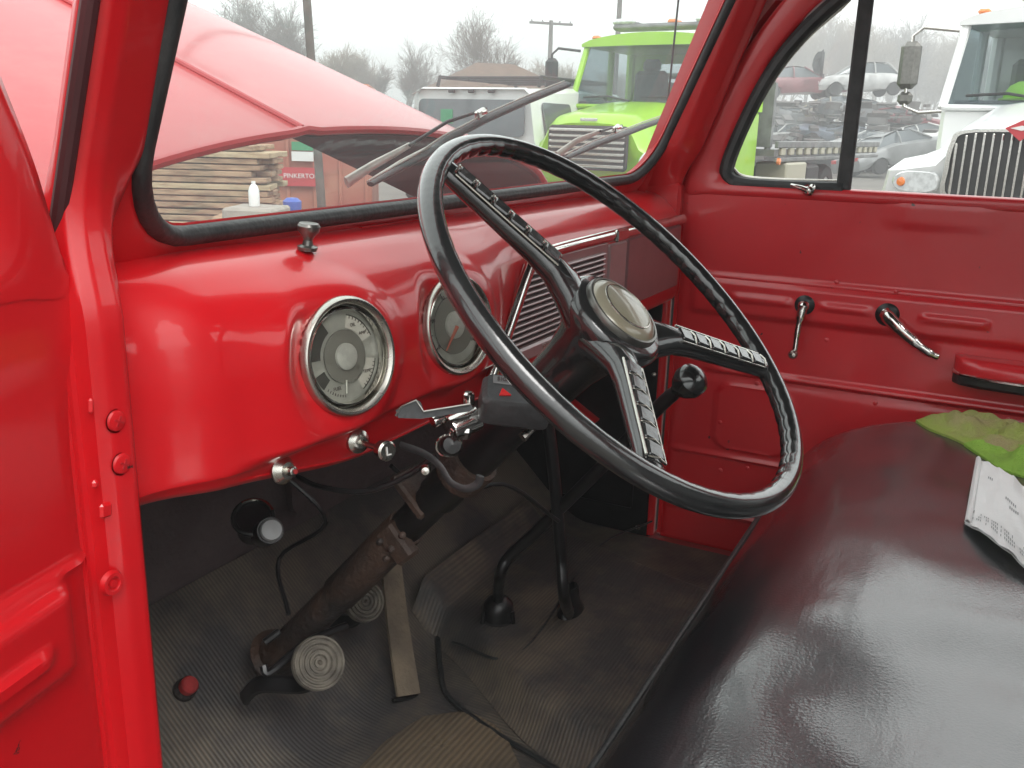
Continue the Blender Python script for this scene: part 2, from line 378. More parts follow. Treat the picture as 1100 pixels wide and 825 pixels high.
# ---- cowl/windshield frame with pillars
def wpo(x, z, o):
    if z < 0: z -= .009*(1-S(.56,.95,x))
    if o < -.02:
        sd = max(S(.50,.63,abs(x-XC)), S(.25,.35,z)); o = -.02+(o+.02)*sd*(.22 if x < XC else .75)
    return wp(x, z, o)
inner = rrect(.526, 1.764, -.082, .375, .075)
outer = rrect(.450, 1.838, -.140, .455, .03)
fr = MB()
prof = [(rrect(.520, 1.770, -.088, .38, .075), .014), (inner, .004), (rrect(.519,1.771,-.094,.385,.08), -.002), (rrect(.511,1.779,-.110,.400,.085), -.004), (rrect(.500,1.790,-.124,.42,.075), .000),
        (rrect(.482,1.808,-.140,.445,.05), .016), (rrect(.482,1.808,-.140,.445,.05), .024), (rrect(.520, 1.770, -.088, .38, .075), .020), (rrect(.520, 1.770, -.088, .38, .075), .014)]
fr.loft([[wpo(x, z, o) for (x, z) in L] for (L, o) in prof])
fr.build('windshield_frame', M['red'], truck, ang=60)
sl = MB(); loop = [wpo(x, z, -.004) for (x, z) in rrect(.519, 1.771, -.093, .383, .08)]
sl.tube(loop, .0095, 12, closed=True, sq=(1.0,.95), up=(0,1,.42))
sl.build('windshield_seal', M['rubber'], truck)
ws = MB(); L0 = rrect(.515, 1.775, -.100, .39, .075)
ws.grid(lambda u, v: wp(.515+1.26*u, -.10+.49*v, .008), 30, 4)
ws.build('windshield_glass', M['wglass'], truck, smooth=False)

# ---- hinge pillars below the belt
for side, nm in ((0, 'l'), (1, 'r')):
    pm = MB(); mx = (lambda x: x) if side == 0 else (lambda x: 2*XC-.01-x)
    lo = [(.41,.72),(.405,.615),(.418,.592),(.438,.588),(.4405,.575),(.452,.5705),(.468,.569),(.4725,.573),(.4745,.60),(.475,.70),(.475,.97)]
    hi_ = [(.485,.69),(.458,.668),(.449,.645),(.446,.622),(.449,.606),(.458,.597),(.470,.595),(.488,.598),(.508,.602),(.523,.608),(.528,.640)]
    if side == 0: hi_[0:4] = [(.470,.640),(.456,.632),(.450,.624),(.4465,.616)]
    if side == 1: hi_[0:4] = [(.455,.634),(.449,.634),(.446,.630),(.446,.618)]
    if side == 1: hi_ = [(min(a,.514), b-.050*q) for (a, b), q in zip(hi_, (0,0,.2,.7,1,1,1,.8,.4,0,0))]
    def pill(u, v, mx=mx):
        z = -.86+(.86+.46)*v; k = S(-.15,-.02,z)
        i = u*(len(lo)-1); a = min(int(i), len(lo)-2); t = i-a
        x0 = lo[a][0]*(1-t)+lo[a+1][0]*t; y0 = lo[a][1]*(1-t)+lo[a+1][1]*t
        x1 = hi_[a][0]*(1-t)+hi_[a+1][0]*t; y1 = hi_[a][1]*(1-t)+hi_[a+1][1]*t-.37*(z+.08)
        if a < 2 or (a > 8 and side == 1): k = max(k, S(-.24,-.125,z))
        return V((mx(x0*(1-k)+x1*k), y0*(1-k)+y1*k, z))
    pm.grid(pill, 41, 110)
    p = pm.build('hinge_pillar', M['red'], truck, ang=55)
    if side == 0:
        sc = MB()
        for (px, py) in ((125,452), (131,498)):
            q = atp(px, py, V((0,.570,0)), V((0,1,0)))
            sc.lathe([(0,-.0026),(.0045,-.0027),(.0075,-.0018),(.0085,0),(.0095,.0)], q, (0,1,0), 18)
            xr = MB(); xr.box(q+V((0,-.0030,0)), (.0085,.0012,.0014), Matrix.Rotation(.5,3,'Y')); xr.box(q+V((0,-.0031,0)), (.0014,.0012,.0085), Matrix.Rotation(.5,3,'Y')); xr.build('screw_slot', M['bulk'], p)
        q = atp(119, 626, V((0,.570,0)), V((0,1,0)))
        sc.lathe([(.0045,-.001),(.006,-.004),(.009,-.004),(.0105,0)], q, (0,1,0), 20); sc.lathe([(0,-.004),(.003,-.004),(.0035,0)], q, (0,1,0), 12)
        sc.split('hinge_screw', M['red'], p)
        ch = MB()
        for (px, py, w, h) in ((97,436,.004,.012), (102,520,.006,.007), (113,548,.011,.012)):
            ch.box(atp(px, py, V((0,.5735,0)), V((0,1,0))), (w,.005,h), Matrix.Rotation(.1,3,'Y'), .002)
        ch.split('striker_plate', M['red'], p)
jf = MB(); jf.box((1.852,.600,-.465), (.075,.05,.81), None, .006); jf.build('door_gap_filler', M['dark_pad'], truck)  # dark filler box added to close the light leak at the door gap
jf = MB(); jf.tube(catmull([V((1.857,y+.030,z)) for (y,z) in ((.566,-.12),(.558,-.055),(.538,.005),(.505,.08),(.44,.19),(.37,.275),(.28,.335),(.12,.365),(-.3,.365))], 5), .024, 10); jf.build('pillar_gap_filler', M['bulk'], truck)  # filler tube added so no sky shows between pillar and door frame
jf = MB(); jf.box((1.812,.640,-.16), (.03,.16,.12), None, .006); jf.build('dash_end_gusset', M['red'], truck)
# upper rubber strip along the driver side pillar
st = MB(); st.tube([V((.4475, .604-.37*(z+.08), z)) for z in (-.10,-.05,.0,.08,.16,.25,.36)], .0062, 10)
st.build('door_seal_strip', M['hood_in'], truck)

# ---- dashboard
GN = V((math.sin(math.radians(-10)), -math.cos(math.radians(-10))*math.cos(math.radians(9)), math.sin(math.radians(9)))).normalized()
GC0, GC1 = aty(377,383,.534), aty(494,349,.534)
def lipz(x):
    return -.312-.036*S(.50,.78,x)+.012*S(1.15,1.6,x)
def dash(u, v):
    x = XL+(XR-XL)*u
    zl = lipz(x)
    P = [(.700,-.116),(.668,-.116),(.645,-.116),(.622,-.119),(.602,-.126),(.585,-.138),(.570,-.152),(.560,-.170),(.555,-.190),(.552,-.215),(.551,-.245),(.551,-.275),(.552,-.296),(.556,zl+.016),(.563,zl+.005),(.574,zl),(.60,zl+.002),(.63,zl+.008)]
    i = v*(len(P)-1); a = min(int(i), len(P)-2); t = i-a
    g = lambda k: P[max(0, min(len(P)-1, k))]
    p0, p1, p2, p3 = g(a-1), g(a), g(a+1), g(a+2)
    cr = lambda q0,q1,q2,q3: .5*((2*q1)+(q2-q0)*t+(2*q0-5*q1+4*q2-q3)*t*t+(3*q1-q0-3*q2+q3)*t**3)
    y = cr(p0[0],p1[0],p2[0],p3[0]); z = cr(p0[1],p1[1],p2[1],p3[1])
    # instrument bulge around the two gauges
    bx = S(.545,.640,x)*(1-S(.96,1.09,x)); bz = S(-.100,-.205,z)*(1-S(-.287,-.306,z))
    y -= .020*bx*bz
    y += .0030*bx*S(-.287,-.306,z)*(1-S(zl+.01,zl,z))*(v < .8)
    for gc in (GC0, GC1):
        r_ = math.hypot(x-gc.x, z-gc.z); k_ = (1-S(.058, .092, r_))*S(-.115,-.195,z)
        yp = gc.y-((x-gc.x)*GN.x+(z-gc.z)*GN.z)/GN.y+.004+.016*(1-S(.050,.056,r_))
        y = y*(1-k_)+yp*k_
    # ends sweep forward into the pillars
    e = 1-S(0,.13,x-XL); e2 = 1-S(0,.05,XR-x)
    y += .026*(1-S(.480,.560,x))*S(-.10,-.16,z)-.035*(1-S(0,.10,x-XL))*(1-S(-.20,-.13,z))*0
    return V((x, y, z))
d = MB(); d.grid(dash, 320, 170)
dashboard = d.build('dashboard', M['red'], truck, ang=60)
# knob on top of the dash
kb = MB(); q = V((.719,.600,-.1235)); up = V((0,-.12,1)).normalized()
kb.lathe([(.0095,0),(.010,.0035),(.0055,.005),(.0045,.010),(.0065,.014),(.0105,.019),(.0112,.024),(.0095,.0265),(.0075,.0255),(0,.0262)], q, up, 28)
kb.build('vent_knob', M['gunmetal'], dashboard)
# small red bumps and long vents on top
bs = MB()
for (px, py) in ((545,212),(567,210),(593,203),(600,202)):
    p = aty(px, py, .628); p.z = -.120; s_ = -.120/ray(px,py).z; p = ray(px,py)*s_
    bs.lathe([(.0065,-.002),(.006,.002),(.003,.0042),(0,.0045)], p, (0,-.3,1), 16)
bs.split('mounting_stud', M['red'], dashboard)
vt = MB()
for (xa, xb) in ((.86,1.06),(1.22,1.42)):
    vt.tube([V((xa,.640,-.1165)), V((xb,.640,-.1165))], .0035, 8, sq=(.5,1))
vt.split('defroster_rib', M['red'], dashboard)

# ---- gauges
GN = V((math.sin(math.radians(-10)), -math.cos(math.radians(-10))*math.cos(math.radians(9)), math.sin(math.radians(9)))).normalized()
def gauge(px, py, kind):
    c = aty(px, py, .534); ax = GN
    u = V((0,0,1)).cross(ax).normalized(); w = ax.cross(u)          # u to the right, w up
    b = MB(); b.lathe([(.0595,-.03),(.0592,-.004),(.058,.001),(.0558,.0035),(.0535,.003),(.0515,.0005),(.0500,-.002),(.0500,-.011)], c, ax, 64)
    g = b.build('gauge', M['chrome_old'], truck)
    rb = MB(); rb.lathe([(.0495,-.010),(.0475,-.0035),(.0460,-.003),(.0445,-.009)], c, ax, 64, cap=False); rb.build('bezel', M['chrome'], g)
    f = MB(); f.lathe([(.0500,-.0105),(.0,-.0105)], c, ax, 48); f.build('dial', M['dial'], g)
    def sector(mb, r0, r1, a0, a1, h):
        n = 14; pts = [c+ax*h+(u*math.cos(math.radians(a0+(a1-a0)*k/n))+w*math.sin(math.radians(a0+(a1-a0)*k/n)))*r for r, rg in ((r0, range(n+1)),) for k in rg]
        pts2 = [c+ax*h+(u*math.cos(math.radians(a0+(a1-a0)*k/n))+w*math.sin(math.radians(a0+(a1-a0)*k/n)))*r1 for k in range(n+1)]
        mb.loft([pts, pts2], closed=False)
    if kind == 0:
        dk = MB(); dk.lathe([(.0262,-.0095),(.0262,-.0078),(0,-.0078)], c, ax, 40); dk.build('dial_ring', M['dial_dark'], g)
        bo = MB(); bo.lathe([(.0132,-.0078),(.0130,-.005),(.011,-.0042),(0,-.004)], c, ax, 32); bo.build('dial_boss', M['dial_mid'], g)
        wn = MB()
        sector(wn, .0275,.0400, 22, 78, -.0096); sector(wn, .0285,.0405, -62,-12, -.0096)
        wn.build('scale_window', M['dialwin'], g)
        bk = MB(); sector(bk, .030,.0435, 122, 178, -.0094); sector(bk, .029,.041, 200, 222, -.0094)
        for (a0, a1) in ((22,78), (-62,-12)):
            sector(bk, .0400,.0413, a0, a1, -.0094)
        for q_ in bk.split('dial_dark_window', M['dial_black'], g): pass  # dark arcs on the dial face and thin borders round the scale windows
        ik = MB()
        for (a0, a1) in ((28,72), (-56,-18), (228,262)):
            for k in range(8):
                a = math.radians(a0+(a1-a0)*k/7); dr = u*math.cos(a)+w*math.sin(a); rot = Matrix((u, w, ax)).transposed() @ Matrix.Rotation(a, 3, 'Z')
                ik.box(c+dr*(.0386)+ax*-.0088, (.0026,.0006,.0004), rot)
        for (t_, a) in (('OIL',62),('AMP',36),('TEMP',-36),('FUEL',244)):
            a = math.radians(a); dr = u*math.cos(a)+w*math.sin(a)
            tm = text_mb(t_, .0048, c+dr*.0326+ax*-.0088, u, w, .0001); ik.add(tm.v, tm.f)
        ik.split('scale_marks', M['ink'], g)
        nd = MB(); a = math.radians(262); dr = u*math.cos(a)+w*math.sin(a); nd.tube([c+dr*.023+ax*-.007, c+dr*.036+ax*-.007], .0009, 6); nd.build('needle', M['dial'], g)
    else:
        dk = MB(); dk.lathe([(.034,-.0095),(.034,-.0085),(0,-.0085)], c, ax, 40); dk.build('dial_ring', M['dial_dark'], g)
        bo = MB(); bo.lathe([(.016,-.0085),(.0155,-.006),(.012,-.0045),(0,-.0042)], c, ax, 32); bo.build('dial_boss', M['dial_mid'], g)
        ik = MB()
        for k in range(11):
            a = math.radians(215-25*k); dr = u*math.cos(a)+w*math.sin(a); rot = Matrix((u, w, ax)).transposed() @ Matrix.Rotation(a, 3, 'Z')
            ik.box(c+dr*.0405+ax*-.0092, (.005,.0011,.0005), rot)
            tm = text_mb(str(k*10), .0062, c+dr*.0365+ax*-.0080, u, w, .0002) if k % 2 == 0 else MB()
            ik.add(tm.v, tm.f)
        ik.split('scale_marks', M['ink'], g)
        nd = MB(); a = math.radians(232); dr = u*math.cos(a)+w*math.sin(a); nd.tube([c+dr*.002+ax*-.0035, c+dr*.034+ax*-.006], [.0026,.0007], 8); nd.build('needle', M['needle'], g)
    gl = MB(); gl.lathe([(.0485,-.0005),(.03,.0012),(0,.002)], c, ax, 40); gl.build('gauge_glass', M['gaugeglass'], g)
gauge(377, 383, 0); gauge(494, 349, 1)

# ---- radio grille, ash tray, glovebox, chrome strip
YF = .5475
def fpt(px, py, off=0): return aty(px, py, YF+off)
TL, BL, TR = V((1.106,YF,-.180)), V((1.003,YF,-.306)), V((1.391,YF,-.180))
gp = MB(); poly = [V((1.003,YF,-.312)), V((1.106,YF,-.178)), V((1.395,YF,-.178)), V((1.395,YF,-.312))]
gp.slab(poly, (0,.006,0)); grille = gp.build('radio_grille', M['mauve'], dashboard, smooth=False)
lv = MB(); dk = MB()
for k in range(12):
    z = -.192-k*.0082; xl = 1.106-(z+.178)/(-.134)*.103+.012; xr = 1.374
    if k > 8: xl = xl
    dk.box(((xl+xr)/2, YF-.0008, z-.0040), (xr-xl,.0015,.0038))
    lv.tube([V((xl,YF-.002,z)), V((xr,YF-.002,z))], .0021, 8, sq=(1,1.6))
lv.build('louver_slats', M['mauve'], grille); dk.build('louver_gaps', M['mauve_dark'], grille, smooth=False)
bd = MB(); bd.box((1.16,YF-.004,-.2995), (.20,.007,.020), None, .003); bd.build('radio_badge_panel', M['mauve'], grille)
tx = text_mb('FORD', .012, (1.16,YF-.0083,-.2995), (1,0,0), (0,0,1)); tx.build('badge_lettering', M['chrome_old'], grille, smooth=False)
ah = MB(); ah.box((1.437,YF+.001,-.247), (.078,.007,.134), None, .003); ah.build('ash_tray', M['mauve'], dashboard)
gb = MB(); gb.box((1.628,YF+.001,-.238), (.292,.007,.120), None, .004)
glovebox = gb.build('glovebox_door', M['maroon_panel'], dashboard)
cs = MB(); path = catmull([V((1.000,YF-.005,-.312)), V((1.052,YF-.005,-.245)), V((1.098,YF-.005,-.185)), V((1.118,YF-.005,-.172)), V((1.18,YF-.006,-.1665)), V((1.40,YF-.006,-.165)), V((1.60,YF-.005,-.166)), V((1.785,YF+.000,-.168))], 8)
cs.tube(path, .0095, 12, sq=(.8,1.0), up=(0,-1,0.01))
chrome_strip = cs.build('chrome_strip', M['chrome'], dashboard)
jc = MB(); jc.box((1.42,YF-.012,-.1655), (.05,.008,.020), None, .003); jc.build('strip_joint', M['chrome'], dashboard)

# ---- knobs on the lower lip
def pull(px, py, y, r, shaft, name, boss=.012, dirv=(-.1,-1,.1), endm='chrome_old'):
    c = aty(px, py, y); dv = V(dirv).normalized()
    m_ = MB(); m_.lathe([(boss*1.25,0),(boss*1.25,-.002),(boss,-.006),(boss*.75,-.007)], c, -dv, 28)
    m_.lathe([(.0032,0),(.0032,shaft)], c, dv, 10)
    m_.lathe([(r*.5,shaft-.002),(r,shaft),(r*1.02,shaft+.010),(r*.85,shaft+.012),(0,shaft+.012)], c, dv, 24)
    o = m_.build(name, M[endm], dashboard)
    return c, dv
m_ = MB(); c = aty(303, 505, .556)
m_.lathe([(.0135,0),(.0135,.002),(.010,.006),(.008,.0085),(.0045,.009),(.0045,.016),(.003,.017),(0,.017)], c, (-.1,-1,.15), 28); m_.build('ignition_switch', M['chrome_old'], dashboard)
m_ = MB(); m_.lathe([(0,.0172),(.0024,.0172),(.0024,.0185),(0,.0185)], c, (-.1,-1,.15), 12); m_.build('switch_button', M['redcap'], dashboard)
c1 = aty(384, 474, .552); c2 = att(411, 483, (c1.dot(ray(384,474))/ray(384,474).length_squared)-.035)
dv = (c2-c1).normalized(); L_ = (c2-c1).length
m_ = MB(); m_.lathe([(.013,-.002),(.0125,.003),(.009,.006),(.006,.0075)], c1, dv, 28); m_.lathe([(.003,0),(.003,L_)], c1, dv, 10); m_.lathe([(.0055,L_-.004),(.0095,L_-.002),(.0105,L_+.008),(.0085,L_+.010),(0,L_+.010)], c1, dv, 24)
m_.build('light_switch_knob', M['chrome_old'], dashboard)
u_ = V((0,0,1)).cross(dv).normalized(); w_ = dv.cross(u_)
tm = text_mb('L', .013, c1+dv*(L_+.0106), u_, w_, .0004); tm.build('knob_letter', M['white_ink'], dashboard, smooth=False)
# chrome plunger under the dash with its dark bracket
m_ = MB(); c = att(292, 569, 1.02); ax = (-ray(292,569)).normalized(); ax = (ax+V((0,-.3,.2))).normalized()
m_.lathe([(.0155,-.055),(.0155,-.012),(.0145,-.010)], c, ax, 24); hb = m_.build('plunger_body', M['black'], truck)
m_ = MB(); m_.lathe([(.0128,-.0125),(.0128,-.002),(.011,0),(0,.0005)], c, ax, 28); m_.build('plunger_cap', M['steel'], hb)
m_ = MB(); cc = att(272, 556, 1.06); ax2 = (ray(272,556)*-1+V((0,0,.9))).normalized(); u_ = ax2.cross(V((0,0,1))).normalized(); w_ = ax2.cross(u_)
m_.tube(arc(cc, u_, w_, .022, 0, 2*PI, 28)[:-1], .0032, 8, closed=True); m_.lathe([(.019,-.03),(.019,0),(.006,.001)], cc, ax2, 24)
m_.build('handbrake_pull_ring', M['black'], truck)
m_ = MB(); m_.tube(arc(cc+ax2*.003, u_, w_, .0225, -2.9, -1.0, 14), .0022, 8); m_.build('ring_edge', M['chrome_old'], truck)
# wires below the dash
wr = MB()
wr.tube(catmull([att(320,512,1.05), att(345,523,1.02), att(390,528,1.0), att(430,515,.99), att(470,490,.98)], 6), .0032, 8)
wr.tube(catmull([att(300,505,1.12), att(350,560,1.15), att(300,600,1.2), att(310,660,1.15)], 6), .003, 8)
wr.tube(catmull([att(420,500,1.1), att(470,540,1.15), att(540,520,1.2), att(600,560,1.3)], 6), .003, 8)
wr.build('under_dash_wiring', M['black'], truck)

# ---- firewall, toe board, floor, kick panels
def toe_y(z): return .75+(z+.86)*(.215/.205)
fw = MB(); fw.grid(lambda u, v: V((XL+(XR-XL)*u, .968+.004*noise.noise(V((u*9, v*7, 1))), -.165-.495*v)), 50, 30); fw.build('firewall', M['dark_pad'], truck)
fp = MB()
pad = [rrect(.50, 1.0, -.64, -.42, .03), rrect(1.08, 1.72, -.63, -.36, .03)]
for L in pad: fp.slab([V((x, .950, z)) for (x, z) in L], (0,.012,0))
fp.split('firewall_blanket', M['dark_pad'], truck)
for x in (XL+.002, XR-.002):
    kp = MB(); kp.box((x, .775, -.515), (.006, .39, .69), None, .002); kp.box((x+(-.006 if x > 1 else .006), .78, -.55), (.008,.33,.5), None, .003)
    kp.build('kick_panel', M['black'], truck)
m_ = MB(); m_.lathe([(.006,0),(.006,.004),(0,.006)], atx(686,566,1.79), (-1,0,.2), 14); m_.lathe([(.004,0),(.004,.006),(0,.008)], atx(703,402,1.79), (-1,0,.2), 12)
m_.split('panel_screw', M['chrome_old'], truck)
fl = MB(); fl.box((XC, .1, -.885), (1.40, 1.30, .03)); fl.box((XC,.86,-.775), (1.40,.30,.02), Matrix.Rotation(.76,3,'X')); fl.build('floor_pan', M['bulk'], truck)
def fm(u, v):
    x = .478+(1.797-.478)*u; s_ = v
    # path from rear of floor to top of toe board
    L1 = .98; L2 = .297; t = s_*(L1+L2)
    if t < L1: y, z = -.23+t, -.862
    else: k = (t-L1)/L2; y, z = .75+.215*k, -.862+.205*k
    r = .05
    if abs(t-L1) < r:
        k = (t-L1+r)/(2*r); y0, z0 = .75-r, -.862; y2, z2 = .75+r*.724, -.862+r*.69
        y = (1-k)**2*y0+2*k*(1-k)*.75+k*k*y2; z = (1-k)**2*z0+2*k*(1-k)*(-.862)+k*k*z2
    z += .0025*noise.noise(V((x*6, t*6, 3)))+.0012
    return V((x, y, z))
f_ = MB(); f_.grid(fm, 80, 120); floor_mat = f_.build('floor_mat', M['mat'], truck)
# raised transmission cover in the mat
def hump(u, v):
    xl0, xr0 = 1.055, 1.62
    y = .18+.62*v
    zf = -.858 if y < .75 else -.858+(y-.75)*.953
    xl = 1.01+.19*S(.40,.80,y); xr = 1.60+.10*S(.3,.8,y)
    x = xl+(xr-xl)*u
    h = .045*S(0,.10,u)*S(0,.12,1-u)*S(0,.10,v)
    return V((x, y, max(zf, -.86)+h+.0012*noise.noise(V((x*8,y*8,2)))-.001))
h_ = MB(); h_.grid(hump, 90, 80); h_.build('transmission_cover', M['mat2'], floor_mat)
rl = MB(); rl.tube(catmull([atz(470,682,-.852), atz(473,715,-.853), atz(482,748,-.855), atz(530,785,-.857), atz(600,828,-.857)], 8), .0045, 8, sq=(.6,1)); rl.tube(catmull([atz(486,690,-.832), atz(560,700,-.816), atz(640,590,-.816), atz(700,560,-.82)],8), .003, 8, sq=(.6,1))
rl.split('mat_seam', M['rubber'], floor_mat)
hp = MB(); c = V((.955,.56,-.858))
ol = [atz(*p, -.8555) for p in ((455,769),(500,765),(530,778),(549,802),(552,860),(375,860),(402,808),(430,785))]
ol = catmull(ol+[ol[0]], 6)[:-1]; hc0 = sum(ol, V((0,0,0)))/len(ol)
hp.loft([[hc0+(p-hc0)*k+V((0,0,.0016*(1-k**8)+.0010*noise.noise(p*30))) for p in ol] for k in (.02,.25,.5,.75,.92,.97,1.0)])
hp.build('heel_pad', M['heel'], floor_mat)
# dimmer button on the toe board
TN = V((0,-.69,.724)); c = atp(197, 742, V((0,.75,-.86)), TN)
m_ = MB(); m_.lathe([(.0155,0),(.0155,.006),(.012,.010),(.0115,.012)], c, TN, 28); db = m_.build('dimmer_switch', M['rust'], truck)
m_ = MB(); m_.lathe([(.0118,.008),(.0122,.020),(.010,.023),(0,.0238)], c, TN, 28); m_.build('dimmer_cap', M['redcap'], db)

# ---- pedals
def pedal(px, py, t, r, name):
    c = att(px, py, t); ax = (-ray(px,py).normalized()*.75+V((-.1,-.75,.45))).normalized()
    m_ = MB()
    prof = [(r*.9,-.012),(r,-.008),(r,0)]
    for k in range(5):
        a = r*(1-k*.2); prof += [(a*.99,.0),(a*.96,.0032),(max(a-.0032,.0005),.0032),(max(a-.005,.0003),.0)]
    prof += [(0,.002)]
    m_.lathe(prof, c, ax, 44); p = m_.build(name, M['pedal'], truck)
    a_ = MB(); e = c+V((-.01,.12,-.085)); a_.tube(catmull([c-ax*.010, c-ax*.03+V((-.002,.01,-.03)), e+V((0,-.03,.03)), e], 6), [.008]*19, 8, sq=(1.4,.7)); a_.build('pedal_arm', M['black'], p)
    return p
pedal(343, 712, 1.15, .0335, 'clutch_pedal'); pedal(392, 646, 1.36, .0300, 'brake_pedal')
bk = MB(); bk.tube(catmull([att(283,715,1.17), att(290,722,1.17), att(330,690,1.2), att(372,672,1.25)], 5), .0055, 8); bk.tube([att(284,690,1.19), att(300,678,1.2)], .005, 8)
bk.build('pedal_bracket', M['black'], truck)
a0, a1 = V((1.04,.700,-.853)), att(418,598,1.50); axl = (a1-a0).normalized(); nn = TN
sd = V((1,-.25,0)); sd = (sd-axl*sd.dot(axl)).normalized(); nn = axl.cross(sd)
ac = MB()
def acc(u, v):
    w = .021*(1-.12*v); wave = .004*math.sin(v*PI)
    pr = [(-1,-.006),(-1,0),(-.86,.003),(.86,.003),(1,0),(1,-.006)]
    i = min(int(u*5+1e-6), 5); a, b = pr[i]
    return a0+(a1-a0)*v+sd*w*a+nn*(b+wave)
ac.loft([[acc(i/5, j/20) for i in range(6)] for j in range(21)], cap=True); ap = ac.build('accelerator_pedal', M['accel'], truck)
m_ = MB(); m_.tube([a0-sd*.026+nn*.002-axl*.004, a0+sd*.03+nn*.004-axl*.004], .0035, 8); m_.build('pedal_hinge', M['black'], ap)

# ---- gear lever and floor lever
b0 = V((1.255,.658,-.815))
gl = MB(); gl.lathe([(.030,-.012),(.030,0),(.026,.003),(.027,.020),(.025,.030),(.017,.040),(.011,.043),(.010,.047)], b0, (0,0,1), 32)
for a in (0.5, 2.6, 4.7):
    gl.tube([b0+V((.027*math.cos(a),.027*math.sin(a),.022)), b0+V((.034*math.cos(a),.034*math.sin(a),-.02))], .0055, 8, sq=(1,.6))
tw = gl.build('shifter_turret', M['black'], truck)
kp = V((1.165,.332,-.322)); kc = kp
path = catmull([b0+V((0,0,.035)), att(537,618,1.44), att(547,598,1.425), att(575,572,1.39), att(640,508,1.29), att(700,445,1.19), att(722,424,1.155), att(738,412,1.13)], 8)
gs = MB(); gs.tube(path, [.0092]*(len(path)-8)+[.0085]*8, 12); gear = gs.build('gear_lever', M['black'], truck)
kax = (path[-1]-path[-6]).normalized()
m_ = MB(); kc = path[-1]
m_.lathe([(.008,-.024),(.010,-.018),(.017,-.008),(.0215,.004),(.0205,.014),(.014,.021),(.006,.024),(0,.0245)], kc, kax, 32); m_.build('gear_knob', M['bakelite'], gear)
l0 = V((1.335,.56,-.816)); top = att(588,452,1.30)
lp = catmull([l0, att(606,640,1.385), att(603,600,1.37), att(598,540,1.345), att(593,490,1.32), top], 6)
fl_ = MB(); fl_.tube(lp, [.0140]+[.0120]*(len(lp)-1), 12, sq=(1,.75)); lev = fl_.build('hand_brake_lever', M['black'], truck)
m_ = MB(); m_.loft([[l0+V((.030*math.cos(a)*k*1.1+.006,.018*math.sin(a)*k,h)) for a in [2*PI*i/16 for i in range(16)]] for (k, h) in ((1.3,-.006),(1.15,.002),(.8,.018),(.5,.05))]); m_.build('lever_boot', M['black'], lev)

# ---- steering column, wheel
WCn = V((.835,.3075,-.1690)); WNrm = V((-.042,-.666,.745)).normalized()
def colp(s): return WCn-WNrm*s
cu = MB(); cu.lathe([(.024,.03),(.0245,.05),(.0245,.33),(.021,.335),(.0205,.60)], WCn, -WNrm, 32)
column = cu.build('steering_column', M['black'], truck)
cl = MB(); cl.lathe([(.0235,.40),(.0245,.402),(.0245,.56),(.0235,.562)], WCn, -WNrm, 28); cl.lathe([(.0215,.56),(.0225,.70),(.03,.735),(.04,.74)], WCn, -WNrm, 28)
cl.build('column_jacket', M['rust'], column)
mk = MB(); mk.box(colp(.36)+V((0,.01,.02)), (.048,.06,.012), Matrix.Rotation(.8,3,'X'), .003); mk.box(colp(.43)+V((-.02,-.02,.01)), (.02,.05,.03), Matrix.Rotation(.8,3,'X'), .004)
mk.lathe([(.030,.255),(.031,.26),(.031,.285),(.030,.29)], WCn, -WNrm, 30); mk.build('column_bracket', M['rust'], column)
hub = MB(); hub.lathe([(.0,.004),(.049,.004),(.054,.000),(.056,-.006),(.054,-.014),(.047,-.026),(.037,-.045),(.031,-.07),(.029,-.105),(.0,-.105)], WCn-WNrm*.010, WNrm, 48)
sw = MB(); RR = .2235
ue = V((1,0,0)); ue = (ue-WNrm*ue.dot(WNrm)).normalized(); ve = WNrm.cross(ue)
def rimpt(a, r): return WCn+(ue*math.cos(a)+ve*math.sin(a))*r
n1, n2 = 540, 20; vs = []
for i in range(n1):
    a = 2*PI*i/n1; er = ue*math.cos(a)+ve*math.sin(a)
    for k in range(n2):
        t = 2*PI*k/n2; rr = .0113
        inside = max(0, -math.cos(t)) * (1 if math.sin(t) < .45 else .3)
        rr -= .0010*inside*(.5+.5*math.cos(a*62))**2
        vs.append(WCn+er*(RR+rr*math.cos(t))+WNrm*rr*math.sin(t)*1.0)
fs = [(i*n2+k, i*n2+(k+1) % n2, ((i+1) % n1)*n2+(k+1) % n2, ((i+1) % n1)*n2+k) for i in range(n1) for k in range(n2)]
sw.add(vs, fs); wheel = sw.build('steering_wheel', M['bakelite'], truck, ang=70)
hub.build('wheel_hub', M['bakelite'], wheel, ang=50)
cap = MB(); cap.lathe([(.0430,-.004),(.0430,.003),(.0415,.0062),(.0395,.0065),(.0385,.0050)], WCn-WNrm*.006, WNrm, 48); hc = cap.build('horn_ring', M['gunmetal'], wheel)
cap = MB(); cap.lathe([(.0395,.004),(.037,.0075),(.031,.0105),(.020,.0130),(.008,.0142),(0,.0144)], WCn-WNrm*.006, WNrm, 48); cap.build('horn_button', M['horn'], wheel)
cap = MB(); cap.lathe([(.0285,.0105),(.0282,.0120),(.0270,.0124),(.0267,.0112)], WCn-WNrm*.006, WNrm, 48, cap=False); cap.build('horn_button_ring', M['chrome_old'], wheel)
